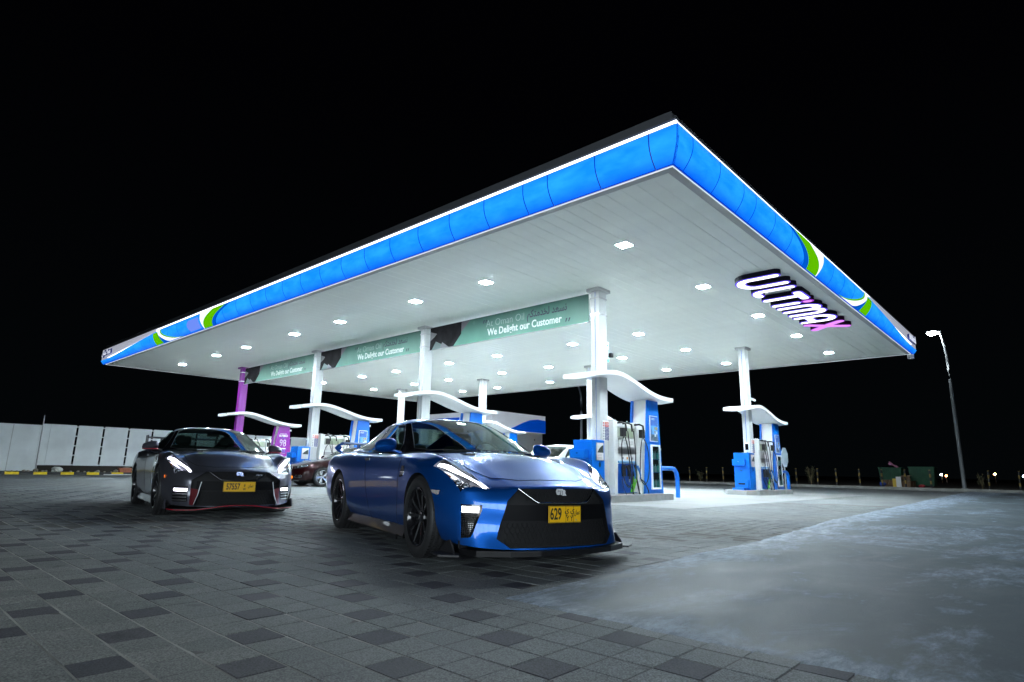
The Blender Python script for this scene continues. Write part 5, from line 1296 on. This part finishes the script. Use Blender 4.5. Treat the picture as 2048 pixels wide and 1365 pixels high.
        rib([(.27, .845), (.36, .80), (.44, .755), (.49, .718), (.54, .678), (.61, .638), (.68, .618), (.735, .615)], [.013, .019, .026, .027, .019, .015, .013, .011], 'led_strip', LP_)
        rib([(.738, .612), (.725, .645), (.70, .68)], .007, 'led_strip', LP_)
        for (x, y) in ((.53, .775), (.60, .738), (.672, .685)):
            z = sz(x, y*s)-.040; r_ = .026 if x < .6 else .030
            MB().sphere((x, y*s, z), r_, 14).build('projector_lens', mat('projector_glass', (.25, .27, .3), .05, metal=.6), ho)
            MB().lathe([(r_, 0), (r_+.006, .012), (r_+.010, 0)], 18, 0, Matrix.Translation((x, y*s, z)) @ Matrix.Rotation(radians(50), 4, 'Y')).build('projector_ring', CHROME, ho)
        rib([(.37, .845), (.42, .828), (.46, .81)], .007, 'amber_reflector', AMB0, .02)
    # door, bonnet, boot lid outlines
    for s in (1, -1):
        fs = cut(bm, [(-.60, .875), (-.615, .50), (-.66, .235), (-1.60, .235), (-1.68, .50), (-1.90, .895)], 'y', lambda f, c: c.y*s > .7 and c.z < .93); dp, bd = take(bm, fs); gapline(gaps, bd, .003)
        d = MB(); d.v, d.f, d.m, d.sm = dp.v, dp.f, dp.m, dp.sm; do = d.build('door', paint, t, fix=False)
        hy = sy(-1.75, .86, s); MB().box(-1.86, -1.66, hy-.004, hy+.006*s+.004, .855, .885).build('door_handle', CHROME if var == 'blue' else STEEL, do, bevel=.003)
    fs = cut(bm, [(-.43, -.64), (.35, -.615), (.60, -.50), (.735, -.30), (.765, 0), (.735, .30), (.60, .50), (.35, .615), (-.43, .64)], 'z', lambda f, c: c.z > .6 and f.normal.z > .3); hpch, bd = take(bm, fs); gapline(gaps, bd, .003)
    d = MB(); d.v, d.f, d.m, d.sm = hpch.v, hpch.f, hpch.m, hpch.sm; bo = d.build('bonnet', paint, t, fix=False)
    for s in (1, -1):
        # bonnet ducts
        mb = MB(); zz = sz(-.12, s*.36); mb.prism([(-.22, s*.31), (-.10, s*.29), (-.02, s*.35), (-.06, s*.42), (-.2, s*.43)], 'z', zz-.02, zz+.006); mb.build('bonnet_duct', BLACK, bo, bevel=.004)
    o = mobj('body_shell', bm_mesh(bm, 'body_shell', [paint]), t); bm.free()
    dark.build('inner_lining', BLACK, t, fix=False); gaps.build('panel_gap', DARKNET, t, fix=False)
    # under body
    MB().box(-3.6, .62, -.62, .62, .15, .30).build('underbody', BLACK, t); MB().box(.3, .69, -.52, .52, .17, .52).build('radiator_housing', DARKNET, t)
    # grille insert
    gi = MB(); X0 = .855
    gi.add([(v[0]-.055, v[1], v[2]) for v in gpatch.v], gpatch.f, 0, True); go = gi.build('grille_back', DARKNET, t)
    mb = MB()
    zt, zb_ = .36, .175
    for q in range(30):
        y0 = -.60+q*.04
        for sg_ in (1, -1):
            P = [(sx(max(-.56, min(.56, y0+sg_*k*.03)), zb_+k*(zt-zb_)/3)-.028, y0+sg_*k*.03, zb_+k*(zt-zb_)/3) for k in range(4)]
            P = [p for p in P if abs(p[1]) < .54]
            if len(P) > 1: mb.tube(P, .0024, 4)
    for q in range(26):
        y0 = -.50+q*.04
        for sg_ in (1, -1):
            P = [(sx(0, .55)-.032, y0+sg_*k*.012, .53+k*.026) for k in range(4)]; P = [p for p in P if abs(p[1]) < .36]
            if len(P) > 1: mb.tube(P, .002, 4)
    mb.build('grille_mesh', mat('grille_mesh_black', (.008, .008, .009), .5, spec=.15), go)
    # cross bar that carries the plate
    rows = [[(sx(y, z)-.010, y, z) for y in [k*.1*.535/.5 for k in range(-5, 6)]] for z in (.375, .42, .46, .498)]
    MB().grid(rows, 0, True).build('grille_bar', mat('satin_black', (.004, .004, .005), .5, spec=.08), t)
    vz = [(.385, .628), (.33, .58), (.255, .525), (.20, .515), (0, .512)]
    P = [(sx(y, z)+.004, y, z) for y, z in vz]+[(sx(y, z)+.004, -y, z) for y, z in vz[-2::-1]]
    MB().tube(spline(P, 3), .0075 if var == 'blue' else .006, 8).build('grille_chrome', CHROME if var == 'blue' else mat('dark_chrome', (.15, .15, .16), .15, metal=1), t)
    bz = .598; bx = sx(0, bz)
    lettering('GT', .062, BADGE if var == 'blue' else CHROME, t, (bx-.012, -.016, bz+.003), (0, 1, 0), (0, 0, 1), .006, .004, .75, 'badge'); lettering('R', .056, BADGE if var == 'blue' else CHROME, t, (bx-.010, .030, bz-.004), (0, 1, 0), (0, 0, 1), .006, .005, .85, 'badge')
    # plate
    if var == 'blue':
        pl, L = make_plate(t, .987, .425, .325, .135, '', ''); L('629', .128, -.093, .0, .60, .003)
        MB().box(.9960, .9968, .005, .008, .358, .492).build('plate_line', PLATEK, pl); MB().box(.9960, .9968, .082, .085, .358, .492).build('plate_line', PLATEK, pl)
        L('\uFEF1 \uFEF1', .060, .045, .032, .9); L('Y Y', .058, .045, -.036, .8, .001); L(AR_OMAN, .054, .121, .012, .52)
        MB().lathe([(0, 0), (.008, 0), (.008, .0015), (0, .0015)], 10, 0, Matrix.Translation((.996, .11, .378)) @ Matrix.Rotation(pi/2, 4, 'Y')).build('plate_emblem', STEEL, pl)
    else:
        pl, L = make_plate(t, .987, .425, .43, .14, '', ''); L('57557', .118, -.088, .0, .62, .003)
        L('\uFEED', .06, .065, .03, .9); L('W', .045, .065, -.036, .8, .001); L(AR_OMAN, .058, .148, .01, .62)
        lettering('nismo', .035, STEEL, t, (sx(.26, .59)-.006, .27, .59), (0, 1, 0), (0, 0, 1), .003, .001, 1, 'badge')
    # splitter
    if var == 'blue':
        out = [(.65, .80), (.84, .74), (.97, .50), (1.025, .25), (1.035, 0)]
        pg = [(x, y) for x, y in out]+[(x, -y) for x, y in out[-2::-1]]+[(.3, -.80), (.3, .80)]
        MB().prism(pg, 'z', .105, .150).build('front_splitter', CARB, t, bevel=.006)
        for s in (1, -1):
            MB().prism([(.40, .10), (.70, .10), (.66, .16), (.60, .215), (.54, .20), (.42, .13)], 'y', s*.86-.006, s*.86+.006).build('splitter_fin', BLACK, t)
            MB().prism([(.44, s*.80), (.70, s*.80), (.78, s*.86), (.67, s*.995), (.46, s*.975)], 'z', .100, .114).build('splitter_corner', BLACK, t, bevel=.003)
            MB().box(.28, .64, s*.80 if s < 0 else .72, s*.72 if s < 0 else .80, .12, .21).build('splitter_side', CARB, t, bevel=.004)
    else:
        xs = [(.64, .84, .13), (.83, .78, .125), (.96, .55, .125), (1.01, .35, .15), (1.025, .18, .172), (1.03, 0, .178)]
        P = [(x, y, z) for x, y, z in xs]+[(x, -y, z) for x, y, z in xs[-2::-1]]
        rows = [[(x, y, z) for x, y, z in P], [(x-.20, y*.93, z+.02) for x, y, z in P], [(x-.20, y*.93, z-.06) for x, y, z in P], [(x, y, z-.018) for x, y, z in P], [(x, y, z) for x, y, z in P]]
        MB().grid(rows, 0, False).build('front_splitter', CARB, t)
        MB().tube(spline([(x+.004, y, z-.008) for x, y, z in P], 3), .006, 6).build('splitter_red_line', REDL, t)
        for s in (1, -1):
            MB().prism([(.30, .11), (.66, .12), (.60, .24), (.45, .20)], 'y', s*.86-.008, s*.86+.008).build('splitter_fin', paint, t)
            MB().add([(sx(s*.595, .42)+.004, s*.600, .40), (sx(s*.52, .42)+.004, s*.50, .385), (sx(s*.50, .18)+.004, s*.555, .18), (sx(s*.58, .2)+.0, s*.60, .18)], [(0, 1, 2, 3)]).build('red_canard', mat('red_carbon', (.10, .003, .008), .3, coat=1.), t)
            MB().tube([(sx(s*.5, .5)+.006, s*.48, .49), (sx(s*.51, .3)+.012, s*.515, .30), (sx(s*.54, .18)+.012, s*.555, .185)], .007, 6).build('intake_blade', STEEL, t)
            yy = sy(.43, .56, s); MB().box(.40, .46, min(yy, yy-s*.004), max(yy, yy+s*.010), .535, .575).build('side_marker', AMBER, t, bevel=.006)
    for s in (1, -1):
        # side skirts, marker, fender vent
        MB().prism([(s*.80, .125), (s*.90, .125), (s*.905, .145), (s*.875, .235), (s*.80, .235)], 'x', -2.38, -.39).build('side_skirt', CARB if var == 'blue' else paint, t, bevel=.006)
        MB().prism([(-.75, .118), (-.42, .118), (-.42, .16), (-.60, .15)], 'y', s*.955-.01, s*.955+.01).build('skirt_fin', CARB, t)
        yy = sy(-.47, .735, s); MB().prism([(-.555, .69), (-.40, .70), (-.43, .80), (-.49, .80)], 'y', yy-s*.015 if s > 0 else yy-.004, yy+.004 if s > 0 else yy+.015).build('fender_vent', BLACKG, t)
        for z in (.715, .735): MB().box(-.53, -.43, yy-.006, yy+.006, z, z+.009).build('vent_chrome', CHROME, t)
        if var == 'blue':
            yy = sy(.34, .595, s); MB().prism([(.28, .60), (.44, .60), (.42, .565), (.33, .575)], 'y', yy-.012 if s > 0 else yy-.008, yy+.008 if s > 0 else yy+.012).build('side_marker', mat('marker_clear', (.45, .43, .40), .2), t, bevel=.004)
        mirror_obj(t, s, paint, var == 'nismo')
    # cabin
    C2 = Cage()
    Q = [
    [(-.33,0,.968),(-.38,.36,.965),(-.54,.61,.955),(-.70,.735,.945),(-.74,.775,.94),(-.79,.80,.925)],
    [(-.58,0,1.085),(-.63,.34,1.08),(-.78,.57,1.065),(-.88,.695,1.05),(-.91,.745,1.0),(-.94,.805,.925)],
    [(-.92,0,1.22),(-.96,.30,1.215),(-1.06,.50,1.195),(-1.13,.61,1.172),(-1.14,.70,1.07),(-1.15,.815,.93)],
    [(-1.24,0,1.335),(-1.26,.28,1.33),(-1.32,.46,1.31),(-1.37,.56,1.280),(-1.38,.68,1.13),(-1.38,.82,.935)],
    [(-1.46,0,1.368),(-1.48,.28,1.363),(-1.52,.45,1.342),(-1.55,.55,1.308),(-1.55,.675,1.14),(-1.55,.825,.94)],
    [(-1.80,0,1.374),(-1.80,.28,1.368),(-1.80,.45,1.347),(-1.80,.55,1.310),(-1.80,.675,1.14),(-1.80,.83,.95)],
    [(-2.1,0,1.355),(-2.1,.28,1.35),(-2.1,.44,1.327),(-2.1,.545,1.286),(-2.1,.67,1.13),(-2.1,.83,.96)],
    [(-2.45,0,1.30),(-2.45,.28,1.295),(-2.45,.43,1.268),(-2.45,.54,1.218),(-2.45,.66,1.10),(-2.45,.82,.97)],
    [(-2.85,0,1.19),(-2.85,.28,1.185),(-2.85,.42,1.16),(-2.85,.53,1.12),(-2.85,.64,1.05),(-2.85,.79,.98)],
    [(-3.3,0,1.02),(-3.3,.28,1.02),(-3.3,.42,1.01),(-3.3,.52,1.0),(-3.3,.60,.99),(-3.3,.70,.98)]]
    for i in range(9):
        for j in range(5): C2.both(Q[i][j], Q[i][j+1], Q[i+1][j+1], Q[i+1][j])
    for i in range(8): C2.crease(Q[i][3], Q[i+1][3], .45)
    b2 = C2.bm(3); g2 = MB()
    wps = []; bds = []
    for s in (1, -1):
        fs = cut(b2, [(x, y*s) for x, y in ((-.345, 0), (-.40, .36), (-.56, .60), (-.735, .70), (-1.34, .525), (-1.235, 0))], 'z', lambda f, c: c.z > .92 and f.normal.z > .3 and c.x > -1.5 and c.y*s > -.001)
        wp_, bd = take(b2, fs); wps.append(wp_); bds += [b for b in bd if abs(b[0].y)+abs(b[1].y) > .004]
    g = MB()
    for wp_ in wps: g.add(wp_.v, wp_.f, 0, True)
    me = g.mesh('windshield', [CGLASS]); bmw = bmesh.new(); bmw.from_mesh(me); bmesh.ops.remove_doubles(bmw, verts=bmw.verts, dist=1e-4); bmw.to_mesh(me); bmw.free(); mobj('windshield', me, t)
    gapline(g2, bds, .005)
    for s in (1, -1):
        fs = cut(b2, [(-.955, .955), (-1.02, 1.035), (-1.38, 1.255), (-1.8, 1.285), (-2.2, 1.235), (-2.68, 1.055), (-2.60, 1.0), (-1.5, .965)], 'y', lambda f, c: c.y*s > .45 and abs(f.normal.y) > .45)
        wp_, bd = take(b2, fs); gapline(g2, bd, .005)
        q = MB(); q.v, q.f, q.m, q.sm = wp_.v, wp_.f, wp_.m, wp_.sm; so = q.build('side_window', CGLASS, t, fix=False)
        MB().add([(-1.90, s*.80, .97), (-1.96, s*.80, .97), (-2.02, s*.58, 1.27), (-1.92, s*.58, 1.275)], [(0, 1, 2, 3)]).build('window_pillar', BLACKG, so)
    fs = cut(b2, [(-2.42, -.42), (-2.42, .42), (-3.15, .40), (-3.15, -.40)], 'z', lambda f, c: f.normal.z > .4); wp_, bd = take(b2, fs)
    q = MB(); q.v, q.f, q.m, q.sm = wp_.v, wp_.f, wp_.m, wp_.sm; q.build('rear_window', CGLASS, t, fix=False)
    for f in b2.faces:
        c = f.calc_center_median()
        if c.x > -1.40 and c.z < 1.315: f.material_index = 1
        elif c.z < 1.27 and abs(f.normal.y) > .35 and -2.1 < c.x: f.material_index = 1
    mobj('roof', bm_mesh(b2, 'roof', [paint, BLACKG]), t); b2.free(); g2.build('window_seal', BLACK, t, fix=False)
    # cabin interior
    cb = MB().add([(-.50, -.6, .90), (-.50, .6, .90), (-.95, .66, .93), (-.95, -.66, .93)], [(0, 1, 2, 3)]).build('dashboard', CABIN, t)
    for y in (.36, -.36):
        mb = MB(); mb.box(-1.95, -1.80, y-.23, y+.23, .55, 1.06); mb.box(-1.90, -1.80, y-.13, y+.13, 1.06, 1.22); mb.build('seat', SEAT, t, bevel=.05)
    MB().lathe([(.165, -.012), (.185, 0), (.165, .012)], 28, 0, Matrix.Translation((-1.12, -.36 if var == 'x' else .36, .93)) @ Matrix.Rotation(radians(68), 4, 'Y')).build('steering_wheel', BLACK, t)
    MB().box(-1.28, -1.25, -.10, .10, 1.20, 1.25).build('rear_mirror', BLACK, t, bevel=.01)
    # wheels
    for x, r_, w_ in ((0, .355, .265), (-2.78, .357, .290)):
        for s in (1, -1): make_wheel(t, x, s*(.935-w_/2), r_, w_, RIMB, 'gt', 0.0, s)
    # rear wing
    zt = 1.10 if var == 'blue' else 1.22
    wgl = MB(); pf = [(-3.42, 0), (-3.50, .022), (-3.64, .020), (-3.72, .0), (-3.62, -.008), (-3.5, -.008)]
    wgl.prism([(x, zt+z) for x, z in pf], 'y', -.74, .74); wo = wgl.build('rear_wing', CARB if var == 'nismo' else paint, t)
    for s in (1, -1):
        if var == 'nismo': MB().box(-3.76, -3.40, s*.745-.006, s*.745+.006, zt-.13, zt+.05).build('wing_end_plate', CARB, wo)
        else: MB().tube(spline([(-3.56, s*.70, zt+.0), (-3.56, s*.78, zt-.02), (-3.54, s*.79, zt-.09), (-3.50, s*.74, zt-.13)], 4), .025, 8, flat=(2.0, .6)).build('wing_leg', paint, wo)
        MB().prism([(-3.62, .97), (-3.45, .97), (-3.50, zt-.006), (-3.60, zt-.006)], 'y', s*.5-.012, s*.5+.012).build('wing_support', paint, wo)
    return t
def place_car(t, x, y, yaw): t.location = (x, y, gz(x, y)); t.rotation_euler = (0, 0, yaw)
blue = make_sports('sports_car', 'metallic blue sports coupe with yellow plate 629 and black wheels in front of the canopy', (-.0217, 6.0478, 0), -1.0538, PBLUE, 'blue')
dark_ = make_sports('sports_car', 'gunmetal grey sports coupe with red trim lines and yellow plate 57557', (-4.43, 9.58, gz(-4.43, 9.58)), -.9294, PGREY, 'nismo')

def make_sedan(label, loc, yaw, paint, rim=RIMS):
    t = thing('sedan_car', label, 'car', loc, yaw)
    S = [
    (-3.72, [(.72,.40),(.80,.45),(.84,.60),(.84,.80),(.80,.95),(.70,1.02),(.5,1.04),(.2,1.05),(0,1.05)]),
    (-3.2, [(.80,.24),(.88,.36),(.92,.60),(.91,.84),(.86,.99),(.74,1.06),(.5,1.08),(.2,1.09),(0,1.09)]),
    (-2.74, [(.80,.22),(.90,.36),(.93,.60),(.92,.84),(.87,.98),(.76,1.04),(.5,1.04),(.2,1.04),(0,1.04)]),
    (-1.9, [(.80,.22),(.89,.34),(.92,.58),(.92,.82),(.87,.95),(.77,1.0),(.5,1.0),(.2,1.0),(0,1.0)]),
    (-1.0, [(.80,.22),(.89,.34),(.915,.58),(.915,.80),(.87,.92),(.77,.97),(.5,.98),(.2,.98),(0,.98)]),
    (-.45, [(.80,.22),(.89,.34),(.92,.58),(.92,.79),(.87,.90),(.77,.96),(.5,.985),(.2,1.0),(0,1.0)]),
    (0, [(.80,.22),(.91,.36),(.93,.58),(.92,.76),(.86,.87),(.74,.925),(.5,.935),(.2,.95),(0,.95)]),
    (.35, [(.80,.22),(.90,.34),(.91,.54),(.90,.70),(.84,.80),(.70,.865),(.5,.875),(.2,.89),(0,.89)]),
    (.58, [(.78,.22),(.85,.34),(.86,.50),(.84,.64),(.78,.73),(.66,.79),(.48,.81),(.2,.825),(0,.83)])]
    F = [(.72,.70,.23),(.72,.74,.33),(.72,.74,.46),(.72,.72,.58),(.76,.66,.67),(.83,.52,.715),(.88,.38,.735),(.91,.2,.75),(.92,0,.755)]
    C = Cage(); R = [[(x, y, z) for y, z in r] for x, r in S]+[F]
    for i in range(len(R)-1):
        for j in range(8): C.both(R[i][j], R[i][j+1], R[i+1][j+1], R[i+1][j])
    FR = {1: [(.84,.56,.22),(.85,.56,.34),(.85,.56,.46),(.85,.55,.60)], 2: [(.90,.4,.22),(.91,.4,.34),(.91,.4,.46),(.92,.38,.62)], 3: [(.94,.2,.22),(.95,.2,.34),(.96,.2,.46),(.95,.2,.63)], 4: [(.95,0,.22),(.96,0,.34),(.97,0,.46),(.96,0,.64)]}
    G = [[F[k]]+[FR[c][k] for c in range(1, 5)] for k in range(4)]+[[F[4+c] for c in range(5)]]
    for k in range(4):
        for c in range(4): C.both(G[k][c], G[k+1][c], G[k+1][c+1], G[k][c+1])
    for i in range(1, len(R)-1): C.crease(R[i][4], R[i+1][4], .5)
    bm = C.bm(2); bvh = BVHTree.FromBMesh(bm)
    sx = lambda y, z: (surf(bvh, (3, y, z), (-1, 0, 0)) or Vector((.9, y, z))).x
    sy = lambda x, z, s: (surf(bvh, (x, s*3, z), (0, -s, 0)) or Vector((x, s*.9, z))).y
    dark = MB(); gaps = MB()
    for cx in (0, -2.74):
        for s in (1, -1):
            poly = [(cx+.365*cos(radians(a)), .335+.365*sin(radians(a))) for a in range(-10, 191, 10)]+[(cx-.365, .1), (cx+.365, .1)]
            fs = cut(bm, poly, 'y', lambda f, c: c.y*s > .45 and c.z < .8); _, bd = take(bm, fs); lining(dark, bd, (0, -s*.25, 0))
            dark.add([(cx+.4, s*.6, .1), (cx-.4, s*.6, .1), (cx-.4, s*.6, .8), (cx+.4, s*.6, .8)], [(0, 1, 2, 3)])
    for s in (1, -1):
        fs = cut(bm, [(.60, .60), (.48, .66), (.50, .735), (.62, .74), (.80, .70), (.80, .66)][:0] or [(s*.46, .60), (s*.44, .685), (s*.62, .755), (s*.80, .78), (s*.80, .70), (s*.66, .62)], 'x', lambda f, c: c.x > .3 and f.normal.x > .1 and c.y*s > .3); hp, bd = take(bm, fs)
        q = MB(); q.v, q.f, q.m, q.sm = hp.v, hp.f, hp.m, hp.sm; ho = q.build('headlight_lens', LENS, t, fix=False)
        q = MB(); q.add([(v[0]-.04, v[1], v[2]-.01) for v in hp.v], hp.f, 0, True); lining(q, bd, (-.04, 0, -.01)); q.build('headlight_bowl', LAMPIN, ho)
        for y, z in ((.55, .665), (.64, .70)): MB().sphere((sx(s*y, z)-.03, s*y, z), .03, 10).build('projector_lens', CHROME, ho)
        fs = cut(bm, [(s*.50, .30), (s*.54, .40), (s*.72, .40), (s*.73, .33), (s*.70, .30)], 'x', lambda f, c: c.x > .3 and f.normal.x > .1 and c.y*s > .3); hp, bd = take(bm, fs)
        lining(dark, bd, (-.05, 0, 0)); dark.add([(v[0]-.045, v[1], v[2]) for v in hp.v], hp.f, 0, True)
        P = [b[0]+Vector((.004, 0, 0)) for b in bd]
        mb = MB()
        for p, q2 in bd: mb.tube([p+Vector((.004, 0, 0)), q2+Vector((.004, 0, 0))], .006, 5)
        mb.build('fog_lamp_frame', CHROME, t, fix=False); MB().lathe([(0, 0), (.04, 0), (.045, .015), (.05, 0)], 16, 0, Matrix.Translation((sx(s*.63, .35)-.03, s*.63, .35)) @ Matrix.Rotation(pi/2, 4, 'Y')).build('fog_lamp', CHROME, t)
        fs = cut(bm, [(-.55, .90), (-.58, .3), (-1.55, .3), (-1.62, .93)], 'y', lambda f, c: c.y*s > .7 and c.z < .95); dp, bd = take(bm, fs); gapline(gaps, bd, .003)
        q = MB(); q.v, q.f, q.m, q.sm = dp.v, dp.f, dp.m, dp.sm; q.build('door', paint, t, fix=False)
    fs = cut(bm, [(-.36, .70), (.36, .70), (.34, .50), (.22, .44), (-.22, .44), (-.34, .50)], 'x', lambda f, c: c.x > .5 and f.normal.x > .1); gp_, bd = take(bm, fs); lining(dark, bd, (-.06, 0, 0)); dark.add([(v[0]-.05, v[1], v[2]) for v in gp_.v], gp_.f, 0, True)
    mb = MB()
    for z in (.50, .55, .60, .65, .69): mb.tube([(sx(y, z)-.01, y, z) for y in (-.33, -.2, 0, .2, .33)], .008, 6)
    mb.build('grille_bars', CHROME, t)
    mb = MB()
    for p, q2 in bd: mb.tube([p+Vector((.003, 0, 0)), q2+Vector((.003, 0, 0))], .008, 5)
    mb.build('grille_frame', CHROME, t, fix=False)
    mobj('body_shell', bm_mesh(bm, 'body_shell', [paint]), t); bm.free()
    dark.build('inner_lining', BLACK, t, fix=False); gaps.build('panel_gap', DARKNET, t, fix=False)
    MB().box(-3.6, .75, -.62, .62, .17, .32).build('underbody', BLACK, t)
    Q = [[(-.42,0,1.0),(-.45,.40,.995),(-.62,.66,.965),(-.66,.72,.96),(-.72,.79,.955)],
    [(-.85,0,1.23),(-.88,.36,1.22),(-.98,.60,1.19),(-1.02,.68,1.08),(-1.04,.80,.96)],
    [(-1.28,0,1.42),(-1.30,.34,1.41),(-1.36,.55,1.375),(-1.38,.65,1.2),(-1.38,.81,.97)],
    [(-1.65,0,1.475),(-1.65,.34,1.465),(-1.66,.54,1.42),(-1.66,.65,1.22),(-1.66,.82,.98)],
    [(-2.2,0,1.475),(-2.2,.34,1.465),(-2.2,.54,1.42),(-2.2,.65,1.22),(-2.2,.82,.99)],
    [(-2.7,0,1.41),(-2.7,.34,1.40),(-2.7,.53,1.36),(-2.7,.64,1.2),(-2.7,.82,1.0)],
    [(-3.15,0,1.22),(-3.15,.36,1.21),(-3.12,.56,1.18),(-3.08,.66,1.1),(-3.05,.80,1.01)],
    [(-3.5,0,1.07),(-3.5,.4,1.065),(-3.46,.6,1.06),(-3.4,.68,1.04),(-3.36,.76,1.01)]]
    C2 = Cage()
    for i in range(7):
        for j in range(4): C2.both(Q[i][j], Q[i][j+1], Q[i+1][j+1], Q[i+1][j])
    for i in range(7): C2.crease(Q[i][2], Q[i+1][2], .5)
    b2 = C2.bm(2); g2 = MB(); gg = MB()
    for s in (1, -1):
        fs = cut(b2, [(x, y*s) for x, y in ((-.43, 0), (-.47, .40), (-.66, .64), (-1.36, .52), (-1.27, 0))], 'z', lambda f, c: f.normal.z > .3 and c.y*s > -.001); wp_, bd = take(b2, fs); gg.add(wp_.v, wp_.f, 0, True)
        for poly in ([(-.92, 1.0), (-1.38, 1.33), (-1.95, 1.38), (-1.95, 1.02)], [(-2.02, 1.02), (-2.02, 1.38), (-2.6, 1.31), (-2.98, 1.10), (-2.95, 1.05)]):
            fs = cut(b2, poly, 'y', lambda f, c: c.y*s > .5 and abs(f.normal.y) > .4); wp_, bd = take(b2, fs); gapline(g2, bd, .006)
            q = MB(); q.v, q.f, q.m, q.sm = wp_.v, wp_.f, wp_.m, wp_.sm; q.build('side_window', CGLASS, t, fix=False)
    gg.build('windshield', CGLASS2, t, fix=False)
    mobj('roof', bm_mesh(b2, 'roof', [paint]), t); b2.free(); g2.build('window_seal', BLACK, t, fix=False)
    for y in (.36, -.36): MB().box(-1.95, -1.80, y-.23, y+.23, .55, 1.15).build('seat', SEAT, t, bevel=.05)
    MB().add([(-.55, -.6, .95), (-.55, .6, .95), (-1.0, .66, .97), (-1.0, -.66, .97)], [(0, 1, 2, 3)]).build('dashboard', CABIN, t)
    for s in (1, -1):
        MB().sphere((-.85, s*.98, 1.05), .1, 10, 0, (.6, 1, .7)).build('door_mirror', paint, t)
        for x in (0, -2.74): make_wheel(t, x, s*.80, .335, .225, rim, 'sedan', 0, s)
    return t
make_sedan('dark maroon sedan with silver wheels waiting beside the pumps', (-7.32, 22.75, .055), -2.40, PMAR)
w_ = CF(6.9, 4.35, .055); make_sedan('white saloon car whose roof shows between the blue car and the blue cabinet', w_, yaw_to(-EB), PWHT)
